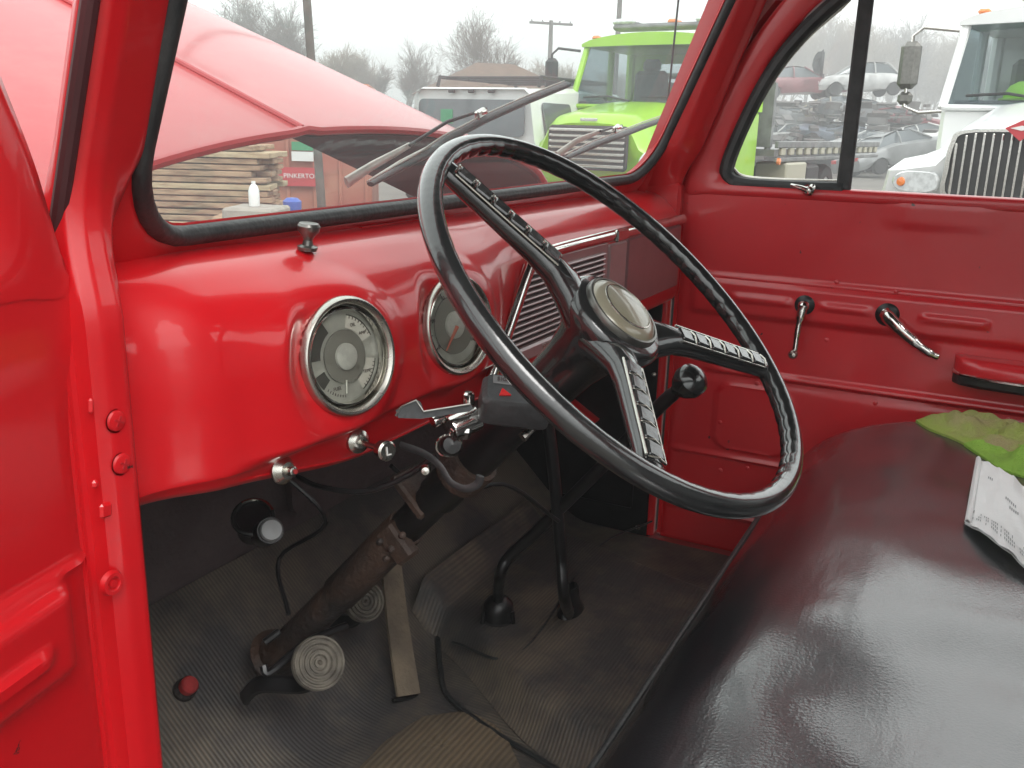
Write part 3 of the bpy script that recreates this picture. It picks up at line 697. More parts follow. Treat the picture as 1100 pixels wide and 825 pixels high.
for (px, py) in ((482,184), (818,394), (699,502)):
    e = atp(px, py, WCn, WNrm); dr = (e-WCn).normalized(); sdv = WNrm.cross(dr)
    def sec(r, w, h, dz):
        return [WCn+dr*r+sdv*(w*math.cos(t))*(1 if abs(math.cos(t)) > .2 else 1)+WNrm*(dz+h*math.sin(t)) for t in [2*PI*k/16 for k in range(16)]]
    sp = MB(); sp.loft([sec(.036,.034,.018,-.030), sec(.058,.024,.017,-.020), sec(.080,.0165,.014,-.013), sec(.105,.0135,.012,-.010), sec(.16,.0125,.0105,-.006), sec(.195,.0125,.010,-.003), sec(.212,.0145,.0095,-.001), sec(.222,.012,.008,0)], cap=True)
    spoke = sp.build('wheel_spoke', M['bakelite'], wheel, ang=60)
    bars = MB(); rot = Matrix((dr, sdv, WNrm)).transposed(); bars_l = MB()
    # raised black blocks between thin bright ribs along the spoke
    for k in range(6):
        r = .090+k*.0215; z_ = -.010+(r-.09)/.12*.008
        bars.box(WCn+dr*r+WNrm*(z_+.0100), (.0175,.0165,.0045), rot, .0015)
        bars_l.tube([WCn+dr*(r+.0108)-sdv*.0088+WNrm*(z_+.011), WCn+dr*(r+.0108)+WNrm*(z_+.0135), WCn+dr*(r+.0108)+sdv*.0088+WNrm*(z_+.011)], .0011, 6)
    bars.build('grip_blocks', M['bakelite'], spoke); bars_l.build('grip_ribs', M['chrome_old'], spoke)
    m_ = MB()
    for sg in (-1, 1): m_.tube([WCn+dr*.080+sdv*.0112*sg+WNrm*-.001, WCn+dr*.207+sdv*.0105*sg+WNrm*.007], .0013, 6)
    m_.build('spoke_edge_wire', M['chrome_old'], spoke)

# ---- turn signal switch and its clamp
T0 = att(556, 430, .935); zr = V((-.34,-.36,.87)).normalized(); xr_ = V((.4625,-.886,.04)); xr_ = (xr_-zr*xr_.dot(zr)).normalized(); yr_ = zr.cross(xr_); RT = Matrix((xr_, yr_, zr)).transposed()
m_ = MB(); m_.loft([[T0+RT@V((x,y,h)) for (x,y) in rrect(-.038*k,.034*k,-.022*k,.019*k,.008*k,4)] for (k,h) in ((.80,-.022),(1,-.016),(1,.010),(.88,.016))], cap=True)
ts = m_.build('turn_signal_switch', M['switch'], column)
m_ = MB(); m_.box(T0+RT@V((-.012,.009,.0165)), (.032,.011,.002), RT, .0006); m_.build('switch_plate', M['steel'], ts)
tm = text_mb('SIGNAL', .0072, T0+RT@V((-.012,.009,.0180)), xr_, yr_, .0003); tm.build('switch_lettering', M['ink'], ts, smooth=False)
m_ = MB(); m_.slab([T0+RT@V((x,y,.0165)) for (x,y) in ((-.022,-.014),(-.010,-.012),(-.019,-.004))], zr*.002); m_.build('indicator_lens', M['tail'], ts)
LZ = .90
lev_pts = [(425,441),(431,436),(447,429),(452,432),(455,441),(505,433),(508,438),(505,442),(452,450),(428,449)]
m_ = MB(); base = [att(px, py, LZ+.0006*(px-425)*.35) for (px, py) in lev_pts]; m_.slab(base, -ray(470,440).normalized()*-.005)
m_.build('signal_lever', M['switch'], ts, smooth=False)
m_ = MB(); m_.tube([att(425,447,LZ-.001), att(431,437,LZ-.001), att(447,430,LZ-.001), att(455,442,LZ-.001), att(505,434,LZ+.014)], .0011, 6); m_.build('lever_edge', M['gunmetal'], ts)
m_ = MB(); c = att(497, 455, .935); axc = (att(520,440,.95)-att(485,455,.93)).normalized()
m_.lathe([(.013,-.016),(.0135,-.014),(.0135,.016),(.012,.018)], c, axc, 24); m_.box(c+V((-.004,0,-.004)), (.022,.02,.016), RT, .003); m_.build('column_clamp', M['chrome'], column)
m_ = MB(); m_.lathe([(.006,-.006),(.0065,-.004),(.0065,.005),(.004,.007)], att(470,451,.925), axc, 16); m_.lathe([(.006,-.006),(.0065,-.004),(.0065,.005),(.004,.007)], att(503,428,.94), (0,0,1), 16); m_.split('clamp_bolt', M['chrome'], column)
m_ = MB(); c = att(485,478,.94); m_.lathe([(.010,-.016),(.0115,-.012),(.0115,.004),(.009,.009),(0,.011)], c, (-.75,-.55,.35), 24); m_.build('ignition_lock', M['black'], column)
m_ = MB(); c = att(482,479,.935); m_.tube(arc(c, V((.55,-.8,0)).normalized(), V((-.2,-.1,1)).normalized(), .0125, 0, 2*PI, 24)[:-1], .0016, 6, closed=True); m_.build('lock_ring', M['chrome'], column)
hk = MB(); hp_ = catmull([att(430,478,.97), att(455,487,.955), att(472,500,.945), att(484,518,.94), att(500,525,.935), att(513,520,.93), att(516,511,.925)], 6)
hk.tube(hp_, .0022, 8, sq=(2.0,.8)); hk.build('column_hook', M['switch'], column)
m_ = MB(); m_.tube([att(580,449,.96), att(571,461,.95), att(561,470,.945)], [.0028,.0035,.0055], 10); m_.build('small_lever', M['chrome_old'], column)
m_ = MB(); m_.lathe([(.005,-.01),(.006,0),(.004,.008),(0,.009)], att(457,505,.96), (-.8,-.5,.2), 14); m_.build('cable_end', M['chrome_old'], column)
m_ = MB()
for (px,py,t) in ((420,590,1.08),(432,575,1.06),(408,582,1.08),(415,600,1.09)): m_.lathe([(.004,-.006),(.004,.004),(.002,.006)], att(px,py,t-.03), (-.6,-.6,.5), 8)
m_.split('column_bolt', M['rust'], column)

# ---- bench seat
SX0, SX1 = .36, 1.79
def seat(u, v):
    x = SX0+(SX1-SX0)*u; a = x-SX0; b = SX1-x
    crown = -.487-.010*noise.noise(V((x*2.2, v*3, 5)))
    prof_ = [(-.45,-.60),(-.44,-.52),(-.40,-.475),(-.30,-.462),(-.15,-.468),(.00,-.480),(.10,-.493),(.17,-.512),(.22,-.540),(.252,-.572),(.268,-.600),(.272,-.63),(.265,-.70),(.25,-.80)]
    i = v*(len(prof_)-1); k = min(int(i), len(prof_)-2); t = i-k
    g = lambda q: prof_[max(0, min(len(prof_)-1, q))]
    cr = lambda q0,q1,q2,q3: .5*((2*q1)+(q2-q0)*t+(2*q0-5*q1+4*q2-q3)*t*t+(3*q1-q0-3*q2+q3)*t**3)
    P = [g(k-1), g(k), g(k+1), g(k+2)]
    y = cr(*[p[0] for p in P]); z = cr(*[p[1] for p in P])
    top = S(-.66,-.54,z)
    e = 1-min(1, b/.10); e0 = 1-min(1, a/.10)
    z -= (.085*(1-math.sqrt(max(0,1-e*e)))+.085*(1-math.sqrt(max(0,1-e0*e0))))*top
    y -= .045*(1-math.sqrt(max(0,1-e*e)))*S(.1,.25,y)
    z += (.016*noise.noise(V((x*3.1+2, y*4.5, 0)))+.004*noise.noise(V((x*8, y*11, 3))))*top
    return V((x, y, z))
s_ = MB(); s_.grid(seat, 140, 120)
for uu in (0, 1):
    edge = [seat(uu, j/40) for j in range(41)]; s_.add(edge, [tuple(range(41))])
seatc = s_.build('seat_cushion', M['vinyl'], truck, ang=60)
pp = MB(); pts = [V((x, .273, -.606)) for x in [SX0+.02+(1.66-SX0-.02)*k/20 for k in range(21)]]+[V((1.70,.268,-.605)), V((1.745,.252,-.60)), V((1.775,.22,-.595)), V((1.785,.17,-.59))]
pp.tube(pts, .0048, 10); pp.build('seat_piping', M['rubber'], seatc)
sb = MB(); sb.box((1.075,-.46,-.25), (1.43,.13,.56), Matrix.Rotation(.18,3,'X'), .04); sb.build('seat_backrest', M['vinyl'], truck)

# ---- doors
def door_f(y, z, dz=0, drv=False):
    """how far the pressed inner skin stands proud at (y, z) on the passenger side"""
    z = z-dz; f = 0.0
    slope = .0
    f += (.014 if drv else .009)*S(-.362,-.346,z)*(1-S(-.292,-.276,z))*S(.535,.52,y)                 # belt band
    f += .004*S(-.283,-.279,z)*(1-S(-.276,-.272,z))
    for (ya, yb, zc) in (((.10,.49,-.325),) if drv else ((.335,.440,-.3165), (.190,.270,-.3170), (-.01,.09,-.3190))):
        if ya-.02 < y < yb+.02: f += (.006 if drv else .0045)*S(.0085,.0050,abs(z-zc))*S(ya-.008,ya,y)*(1-S(yb,yb+.008,y))
    f += .007*S(.010,.002,abs(z+.470))*S(.48,.46,y)
    f -= .004*S(-.470,-.480,z)*S(.02,.0,abs(z+.48)-.0)
    # service panel
    if .14 < y < .50 and -.70 < z < -.46:
        dy = abs(y-.385)-.075; dzz = abs(z+.567)-.068; q = math.hypot(max(dy+.03,0), max(dzz+.03,0))-.03
        f += .004*S(.003,-.003,q)+.0025*S(.004,0,abs(q))
    for zc in (-.655, -.745, -.785):
        f += .006*S(.007,.002,abs(z-zc))*S(.56,.53,y)*S(-.40,-.36,y)
    f += .0035*S(.05,.0,abs(y-.09)-.055)*S(.02,.0,abs(z+.135)-.012)                # pressed pad below the sill
    f -= .010*S(.545,.57,y)*(1-S(-.26,-.14,z+dz))                                                          # rolled edge
    return f
def make_door(dz, passenger):
    xs = 1.83
    m_ = MB(); NY, NZ = 150, 190
    def sk(u, v):
        y = (.566 if passenger else .574)-(1.01)*u; z = -.112-(.86-.112)*v
        x = xs-door_f(y, z, dz, not passenger)
        return V((x, y, z))
    m_.grid(sk, NY, NZ)
    d_ = m_.build('cab_door', M['red_door'] if passenger else M['red'], truck, ang=50)
    # outer skin + edges + window frame
    o = MB()
    o.box((1.873, .06, -.49), (.012, 1.00, .75), None, .004); o.box((1.852,.563,-.49), (.04,.008,.74)); o.box((1.852,-.441,-.49), (.04,.008,.74)); o.box((1.852,.06,-.862), (.04,1.0,.008))
    o.box((1.857,-.08,-.119), (.030,.72,.012), None, .003)
    o.build('outer_skin', M['red'], d_)
    inn = [(.470,-.098),(.492,-.085),(.496,-.060),(.470,.020),(.430,.110),(.380,.185),(.320,.245),(.24,.285),(.12,.300),(-.30,.300),(-.36,.285),(-.385,.25),(-.40,.10),(-.40,-.06),(-.385,-.098)]
    out = [(.52,-.122),(.566,-.122),(.558,-.055),(.538,.005),(.505,.080),(.440,.190),(.370,.275),(.28,.335),(.12,.350),(-.32,.350),(-.41,.325),(-.445,.27),(-.445,.10),(-.445,-.06),(-.445,-.122)]
    def cl(L):
        R = catmull([V((0,a,b)) for a, b in L[:]], 5); return [(p.y, p.z) for p in R]
    ci, co = cl(inn), cl(out)
    fr_ = MB(); mixl = lambda k: [(a[0]*(1-k)+b[0]*k, a[1]*(1-k)+b[1]*k) for a, b in zip(ci, co)]
    fx_ = (lambda x, z: x) if passenger else (lambda x, z: x if x > 1.8385 else x+(1.8290-x)*(1-S(-.115,-.075,z)))
    fr_.loft([[V((fx_(x, z), y, z)) for (y, z) in L] for (L, x) in ((ci,1.868), (ci,1.836), (mixl(.12),1.831), (mixl(.45),1.827), (mixl(.8),1.828), (mixl(.95),1.831), (co,1.838), (co,1.876), (ci,1.876), (ci,1.868))])
    fr_.build('window_frame', M['red_door'] if passenger else M['red'], d_, ang=50)
    # black rubber round the vent window, post
    vy = .262
    lo = [(vy,-.100)]+[p for p in ci if p[0] > vy+.012]+[(vy,.276)]
    # order the loop from the bottom rear round the nose to the top rear
    pts = [V((1.846, y, z)) for (y, z) in [(vy,-.098),(.38,-.100),(.450,-.098),(.478,-.088),(.484,-.062),(.458,.020),(.418,.108),(.370,.175),(.312,.232),(vy,.268)]]
    rb = MB(); rb.tube(catmull(pts, 6), .0145, 10, sq=(1,1.0)); rb.build('vent_window_seal', M['rubber'], d_)
    ps = MB(); ps.box((1.846, vy+.000, .085), (.016,.026,.385), Matrix.Rotation(.0,3,'X'), .004); ps.build('vent_window_post', M['rubber'], d_)
    vf = MB(); pts2 = [V((1.850, y, z)) for (y, z) in [(vy+.012,-.084),(.38,-.086),(.445,-.084),(.468,-.074),(.472,-.055),(.448,.020),(.408,.102),(.360,.168),(.300,.224),(vy+.012,.256)]]
    vf.tube(catmull(pts2, 6), .0035, 8); vf.build('vent_window_rim', M['chrome_old'], d_)
    g_ = MB(); g_.add([V((1.851,p.y,p.z)) for p in pts2], [tuple(range(len(pts2)))]); g_.build('vent_window_glass', M['glass'], d_, smooth=False)
    # window crank
    q = V((1.824,.304,-.3175))
    e1 = MB(); e1.lathe([(.019,-.004),(.019,.004),(.015,.007),(.009,.009)], q, (-1,0,0), 30); cr_ = e1.build('window_crank', M['black'], d_)
    e1 = MB(); pth = [q+V((-.012,0,.002)), q+V((-.018,0,-.005)), q+V((-.022,.003,-.030)), q+V((-.026,.004,-.060)), q+V((-.030,.004,-.088))]
    e1.tube(catmull(pth,5), [.011]*5+[.009]*5+[.0062]*5+[.0055]*6, 14); e1.build('crank_arm', M['chrome'], cr_)
    e1 = MB(); e1.lathe([(.004,0),(.005,.006),(.0085,.010),(.009,.020),(.006,.024),(0,.025)], q+V((-.030,.004,-.090)), (-1,0,0), 20); e1.build('crank_knob', M['chrome_old'], cr_)
    # inside door handle
    q = V((1.824,.154,-.3190))
    e1 = MB(); e1.lathe([(.0215,-.004),(.0215,.004),(.018,.008),(.010,.010)], q, (-1,0,0), 30); hd = e1.build('door_handle', M['black'], d_)
    e1 = MB(); pth = [q+V((-.012,.004,.004)), q+V((-.022,-.006,-.004)), q+V((-.026,-.030,-.024)), q+V((-.028,-.062,-.046)), q+V((-.028,-.088,-.060)), q+V((-.026,-.098,-.063))]
    e1.tube(catmull(pth,5), [.0125]*3+[.0135]*3+[.013]*4+[.0115]*5+[.009]*5+[.007]*5+[.0045], 14, sq=(1,.8)); e1.build('handle_lever', M['chrome'], hd)
    # arm rest
    e1 = MB()
    def am(h0, k): return [V((1.828-abs(xx)*1.0, y, h0)) for (y, xx) in [(.030,0),(.028,.020*k),(.015,.040*k),(-.012,.053*k),(-.10,.062*k),(-.22,.062*k),(-.25,.05*k),(-.26,0)]]
    e1.loft([am(-.413,.92), am(-.408,1), am(-.390,1), am(-.380,.9), am(-.378,.6)], closed=False); e1.add(am(-.378,.6), [tuple(range(8))]); e1.add(am(-.413,.92), [tuple(range(8))])
    ar = e1.build('arm_rest', M['red_door'], d_, ang=60)
    e1 = MB(); e1.loft([am(-.427,.86), am(-.421,1.0), am(-.4085,1.03)], closed=False); e1.add(am(-.427,.86), [tuple(range(8))]); e1.build('arm_rest_base', M['rubber'], ar)
    e1 = MB(); e1.tube([p+V((-.0015,0,0)) for p in am(-.4065,1.02)], .0032, 6); e1.build('arm_rest_trim', M['chrome'], ar)
    # screws / studs
    e1 = MB()
    for (px, py) in ((899,303),(963,313),(888,365),(940,433),(1084,451),(774,453),(774,505),(803,503),(813,412)):
        w = atx(px, py, 1.83); w.x = 1.83-door_f(w.y, w.z, dz)
        e1.lathe([(.0048,0),(.0045,.002),(.002,.0032),(0,.0032)], w, (-1,0,0), 12)
    e1.split('panel_rivet', M['red_door'], d_)
    if passenger:
        e1 = MB(); c = atx(869,204,1.83)
        e1.tube([c+V((-.012,.032,.008)), c+V((-.016,.012,.004)), c+V((-.014,0,.0))], [.003,.0045,.005], 10); e1.lathe([(.011,0),(.011,.010),(.007,.014),(0,.015)], c+V((-.0,0,0)), (-1,0,0), 20)
        e1.lathe([(.006,0),(.006,.016),(0,.018)], c+V((0,-.008,.006)), (-1,0,0), 12); e1.build('vent_latch', M['chrome'], d_)
    return d_
pd = make_door(0, True)
dd = make_door(-.052, False)
# the driver's door: the same door mirrored about the cab's middle and swung open on its hinge
def reshape(o, fn):
    o.data.transform(Matrix.Identity(4))
    for v in o.data.vertices: v.co = fn(v.co)
    import bmesh
    bm = bmesh.new(); bm.from_mesh(o.data); bmesh.ops.recalc_face_normals(bm, faces=bm.faces); bm.to_mesh(o.data); bm.free()
def alltree(o): return [o]+[x for c in children_of(o) for x in alltree(c)]
HX, HY, TH = .440, .588, math.radians(-77.7)
def swing(co):
    x, y, z = 2*XC-.0-co.x+(.44-(2*XC-1.83)), co.y, co.z
    dx, dy = x-HX, y-HY+.020
    return V((HX+dx*math.cos(TH)-dy*math.sin(TH), HY+dx*math.sin(TH)+dy*math.cos(TH), z))
for o in alltree(dd): reshape(o, swing)

# ---- roof, back wall, cowl, outer body
rf = MB()
def roof(u, v):
    x = .45+1.39*u; y = -.50+.98*v
    cx_ = min(u, 1-u)*2
    return V((x, y, .44+.09*math.sin(PI*v)*.6+.07*math.sin(PI*u)-.02))
rf.grid(roof, 30, 24); rf.build('roof', M['red'], truck, solid=.03)
rl_ = MB(); rl_.grid(lambda u, v: roof(.03+.94*u, .02+.92*v)+V((0,0,-.045)), 24, 18); rl_.build('roof_lining', M['lining'], truck)
rw = MB()
hole = rrect(.80,1.49,-.02,.30,.06); outl = rrect(.44,1.85,-.86,.44,.08)
rw.loft([[V((x,-.50,z)) for x,z in hole], [V((x,-.50,z)) for x,z in outl], [V((x,-.53,z)) for x,z in outl], [V((x,-.53,z)) for x,z in hole], [V((x,-.50,z)) for x,z in hole]])
rear_wall = rw.build('rear_wall', M['bulk'], truck)
g_ = MB(); g_.add([V((x,-.515,z)) for x,z in hole], [tuple(range(len(hole)))]); g_.build('rear_window', M['glass'], rear_wall, smooth=False)
for (xp) in (.445, 1.845):
    bp_ = MB(); bp_.box((xp,-.475,-.21), (.06,.06,1.30), None, .012); bp_.build('rear_pillar', M['red'], truck)
for x0 in (.425, 1.855):
    rk = MB(); rk.box((x0,.06,-.915), (.06,1.06,.09), None, .012); rk.build('rocker_sill', M['red'], truck)
cw = MB()
cw.grid(lambda u, v: V((.43+1.43*u, .700+.20*v, -.135-.05*(abs(2*u-1))**4-.035*v)), 40, 10); cw.build('cowl_top', M['red'], truck, solid=.01)
fwl = MB(); fwl.box((XC,.985,-.50), (1.36,.012,.66)); fwl.build('bulkhead', M['bulk'], truck, smooth=False)
# hood, raised at the nose
HT = math.tan(math.radians(22))
def hood(u, v):
    L = 1.30*v; A = math.radians(21); y = .82+L*math.cos(A); sc = 1-.28*v**1.6; half = .655*sc
    s_ = (u-.5)*2; a = abs(s_)
    if a < .84:
        k = a/.84; off = .655*k; dx = half*k; z = -.050*(off/.455)**2.2-.09*S(.52,.70,off)*k*k
    else:
        k = (a-.84)/.16; dx = half+.012*k; z = -.112-.084-.085*k
    cr_ = (u-.395)*2
    z += .0045*S(.030,.0,abs(cr_))
    z += L*math.sin(A)-.05*S(.85,1.0,v)-.010
    return V((XC+(dx if s_ > 0 else -dx), y, z))
hd = MB(); hd.grid(hood, 121, 60); hood_o = hd.build('raised_hood', M['hood'], truck, ang=50)
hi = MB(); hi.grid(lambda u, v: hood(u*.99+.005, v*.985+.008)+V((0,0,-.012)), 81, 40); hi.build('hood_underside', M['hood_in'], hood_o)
he = MB(); he.tube([hood(k/60, 0) for k in range(61)], .0065, 8); he.build('hood_rear_edge', M['bulk'], hood_o)
rbm = MB(); rbm.tube([hood(.395, k/20)+V((0,0,.001)) for k in range(21)], .0045, 8); rbm.build('hood_centre_rib', M['bulk'], hood_o)
hh = MB()
for sx in (.72, 1.57): hh.tube(catmull([V((sx,.86,-.24)), V((sx,.88,-.16)), V((sx,.92,-.10))],5), .010, 8)
hh.split('hood_hinge', M['black'], truck)
for sx in (-1, 1):
    fd = MB()
    def fen(u, v, sx=sx):
        y = .70+1.75*v; t = u*PI*.62
        top = -.36-.22*(abs(v-.55)*1.9)**2.4
        x = XC+sx*(.60+.38*math.sin(t)*1.0)
        return V((x, y, top-.42*(1-math.cos(t))*.9))
    fd.grid(fen, 20, 30); fd.build('front_fender', M['red'], truck, solid=.01)
    ia = MB(); ia.box((XC+sx*.52,1.55,-.55), (.03,1.2,.50), None, .01); ia.build('inner_fender', M['bulk'], truck)
    for yy in (1.75, -1.6):
        tw_ = MB(); tw_.lathe([(.20,-.09),(.33,-.10),(.36,-.06),(.36,.06),(.33,.10),(.20,.09)], V((XC+sx*.74, yy, GZ+.36)), (1,0,0), 36); wh = tw_.build('road_wheel', M['tyre'], truck)
        tw_ = MB(); tw_.lathe([(.205,-.08),(.19,-.02),(.08,0),(.0,0)], V((XC+sx*.74, yy, GZ+.36)), (-1,0,0), 30); tw_.lathe([(.205,-.08),(.19,-.02),(.08,0),(.0,0)], V((XC+sx*.74, yy, GZ+.36)), (1,0,0), 30); tw_.build('wheel_rim', M['red'], wh)
eb = MB(); eb.box((XC,1.5,-.62), (.42,.7,.34), None, .03); eb.lathe([(.14,0),(.14,.10),(.05,.12)], V((XC,1.45,-.42)), (0,0,1), 24); eb.build('engine', M['darksteel'], truck)
gr = MB(); gr.box((XC,2.42,-.62), (1.2,.06,.50), None, .02); gr.build('front_grille', M['white'], truck)
ch_ = MB(); ch_.box((XC,.2,-1.06), (.75,4.6,.10)); ch_.build('chassis_frame', M['darksteel'], truck)
bed = MB(); bed.box((XC,-1.6,-.75), (1.5,1.95,.05)); bed.box((XC-.74,-1.6,-.50), (.04,1.95,.5)); bed.box((XC+.74,-1.6,-.50), (.04,1.95,.5)); bed.box((XC,-.64,-.50), (1.5,.04,.5)); bed.box((XC,-2.56,-.50), (1.5,.04,.5))
bed.build('cargo_bed', M['red'], truck)

# ---- wipers and aerial outside the glass
def wg(px, py, off): return atp(px, py, wp(XC,0,off), WN)
def wiper(arm, link, blade, joint):
    m_ = MB(); m_.tube([wg(*p) for p in arm], [.0058]+[.0046]*(len(arm)-2)+[.003], 10, sq=(1.3,.6)); w_ = m_.build('windshield_wiper', M['wiper_metal'], truck)
    m_ = MB(); m_.tube([wg(*p) for p in link], .0026, 8); m_.build('wiper_link', M['black'], w_)
    m_ = MB(); m_.tube([wg(*p) for p in blade], [.0045]+[.0080]*(len(blade)-2)+[.0075], 10, sq=(.7,1.3)); m_.build('wiper_blade', M['rubber'], w_)
    m_ = MB(); m_.tube([wg(p[0]-2, p[1]-4, p[2]-.006) for p in blade], [.0013]*len(blade), 8); m_.build('blade_clip', M['wiper_metal'], w_)
    m_ = MB(); c = wg(*joint); m_.box(c, (.024,.008,.012), Matrix.Rotation(-.3,3,'Y'), .002); m_.lathe([(.003,0),(.003,.012)], c, (0,-1,.3), 8); m_.build('wiper_joint', M['chrome'], w_)
wiper([(372,196,.05),(400,178,.05),(440,156,.06)], [(440,156,.055),(480,131,.055),(522,117,.055)], [(398,198,.045),(455,166,.055),(478,150,.05),(520,128,.05),(565,108,.05),(608,91,.05)], (516,122,.045))
wiper([(598,167,.06),(618,152,.06),(645,141,.06)], [(645,141,.055),(655,138,.055),(668,135,.055)], [(608,170,.05),(640,155,.055),(665,146,.05),(690,136,.05),(716,127,.05)], (662,138,.045))
mt = MB(); mt.tube([wg(395,196,.055), wg(430,174,.055), wg(500,138,.055), wg(560,107,.055)], .0028, 8); mt.tube([wg(609,169,.055), wg(660,146,.055), wg(712,129,.055)], .0022, 8); mt.split('wiper_spring_rod', M['wiper_metal'], truck)
an = MB(); b_ = V((1.84,.77,-.22)); tp = ray(733,-30)*(1.84/ray(733,-30).x); pA = atx(712,160,1.86); pB = atx(733,-40,1.90)
an.tube([pA+(pA-pB)*.35, pA, pB], .0022, 8); an.lathe([(.018,0),(.012,.02),(.005,.05)], pA+(pA-pB)*.35, (0,0,1), 16); an.build('radio_aerial', M['black'], truck)

# ================================================================== things on the seat
def seat_z(x, y):
    best = None
    for k in range(0, 121):
        p = seat((x-SX0)/(SX1-SX0), k/120)
        if best is None or abs(p.y-y) < best[0]: best = (abs(p.y-y), p.z)
    return best[1]
gcen = V((1.62,-.06, seat_z(1.62,-.06)))
def cloth(name, outline, mt_, hfn, parent, seed, thick=.004):
    """a crumpled cloth: outline in (x, y), domed by hfn"""
    c = V((sum(p[0] for p in outline)/len(outline), sum(p[1] for p in outline)/len(outline), 0))
    O = catmull([V((a, b, 0)) for a, b in outline]+[V((outline[0][0], outline[0][1], 0))], 6)[:-1]
    m_ = MB(); NR = 22; loops = []
    for r in range(NR):
        k = r/(NR-1); row = []
        for p in O:
            q = c+(p-c)*k; h = hfn(q.x, q.y, k)
            wv = abs(noise.noise(V((q.x*14+seed, q.y*20, seed))))*.034-.008+abs(noise.noise(V((q.x*34+seed, q.y*30, seed))))*.016
            z = seat_z(q.x, q.y)+.004+max(0, (h+wv*(1-k**6)))*(1-k**5)
            row.append(V((q.x, q.y, z)))
        loops.append(row)
    m_.loft(loops); m_.loft([loops[-1], [p+V((0,0,-.004)) for p in loops[-1]]])
    return m_
go = [(1.70,.075),(1.74,.055),(1.765,.00),(1.775,-.08),(1.77,-.20),(1.70,-.26),(1.62,-.22),(1.585,-.12),(1.575,-.04),(1.62,.01),(1.655,.05)]
gm = cloth('work_glove', go, None, lambda x, y, k: .014+.010*math.sin(x*30)*math.cos(y*22), None, 3)
glove = gm.build('work_glove', M['glove'], None, sub=1)
tag(glove, 'crumpled yellow green work glove with brown stains, nearest the far door on the seat', 'glove')
go2 = [(1.600,-.005),(1.615,-.03),(1.60,-.11),(1.63,-.20),(1.60,-.27),(1.50,-.25),(1.465,-.14),(1.49,-.07),(1.545,-.035)]
gm = cloth('cleaning_cloth', go2, None, lambda x, y, k: .010+.008*math.sin(x*40+y*25), None, 9)
tag(gm.build('cleaning_cloth', M['glove2'], None, sub=1), 'bright lime green cloth between the stained glove and the white paper on the seat', 'cloth')
# paper
PW = [atz(1047,500,-.478), atz(1110,536,-.470), atz(1112,640,-.480), atz(1034,572,-.486)]
def paper(u, v, off=0):
    p = (PW[0]*(1-u)+PW[1]*u)*(1-v)+(PW[3]*(1-u)+PW[2]*u)*v
    zz = seat_z(p.x, p.y)
    return V((p.x, p.y, zz+.010+.010*math.sin(u*3.0)+.006*math.sin(v*5+1)+.0025*noise.noise(V((u*7, v*7, 4)))+off))
m_ = MB(); m_.grid(paper, 30, 30); m_.grid(lambda u, v: paper(u*.98+.01, v*.98+.01, -.0035), 10, 10)
pap = m_.build('paper_receipt', M['paper'], None); tag(pap, 'creased white printed paper resting on the seat against the lime cloth', 'paper')
fo = MB(); fo.grid(lambda u, v: paper(u*.10+.0, v, .0045*math.sin(u*PI)+.0012), 8, 24); fo.build('paper_fold', M['paper'], pap)
pr_ = MB()
for row in range(5):
    v0 = .72-.0+row*.0; 
for k in range(34):
    u0 = .08+.027*k
    if rnd.random() < .12: continue
    for j in range(3):
        v0 = .72+.045*j*1.2; h = .035
        if rnd.random() < .15: continue
        a, b, c_, d_ = paper(u0, v0, .0008), paper(u0+.011, v0, .0008), paper(u0+.011, v0+h, .0008), paper(u0, v0+h, .0008)
        pr_.add([a,b,c_,d_], [(0,1,2,3)])
for (u0, v0, n) in ((.25,.22,3), (.55,.34,6), (.62,.40,5)):
    for k in range(n):
        a, b, c_, d_ = [paper(u0+.03*k+du, v0+dv_, .0008) for du, dv_ in ((0,0),(.016,0),(.016,.03),(0,.03))]
        pr_.add([a,b,c_,d_], [(0,1,2,3)])
pr_.split('printed_text', M['print'], pap, smooth=False)

# ================================================================== OUTSIDE
# ground
g = MB(); g.grid(lambda u, v: V((-150+500*u, -250+500*v, GZ)), 2, 2)
M['ground'] = mat('wet_gravel_yard', (.13,.118,.10), .75, noise_s=.6, col2=(.085,.078,.07), bump=.5, bump_s=12)
tag(g.build('ground', M['ground'], None, smooth=False), kind='structure')

def wheelset(root, x, y, r, w, n, rim='alu'):
    for sy in (-1, 1):
        m_ = MB(); c = V((x, sy*y, r)); ax = V((0,sy,0))
        m_.lathe([(r*.58,-w),(r*.93,-w),(r,-w*.75),(r,-w*.12),(r*.93,0),(r*.6,.0),(r*.57,-.03)], c, ax, 30)
        wh = m_.build('road_wheel', M['tyre'], root, local=True)
        m_ = MB(); m_.lathe([(r*.60,-.02),(r*.56,-.05),(r*.30,-.09),(r*.22,-.03),(r*.20,0),(0,.01)], c, ax, 24)
        for k in range(8):
            a = 2*PI*k/8; m_.lathe([(.015*r/.5,0),(.015*r/.5,.03),(0,.035)], c+V((math.cos(a)*r*.36,-sy*.08,math.sin(a)*r*.36)), ax, 8)
        m_.build('wheel_rim', M[rim], wh, local=True)

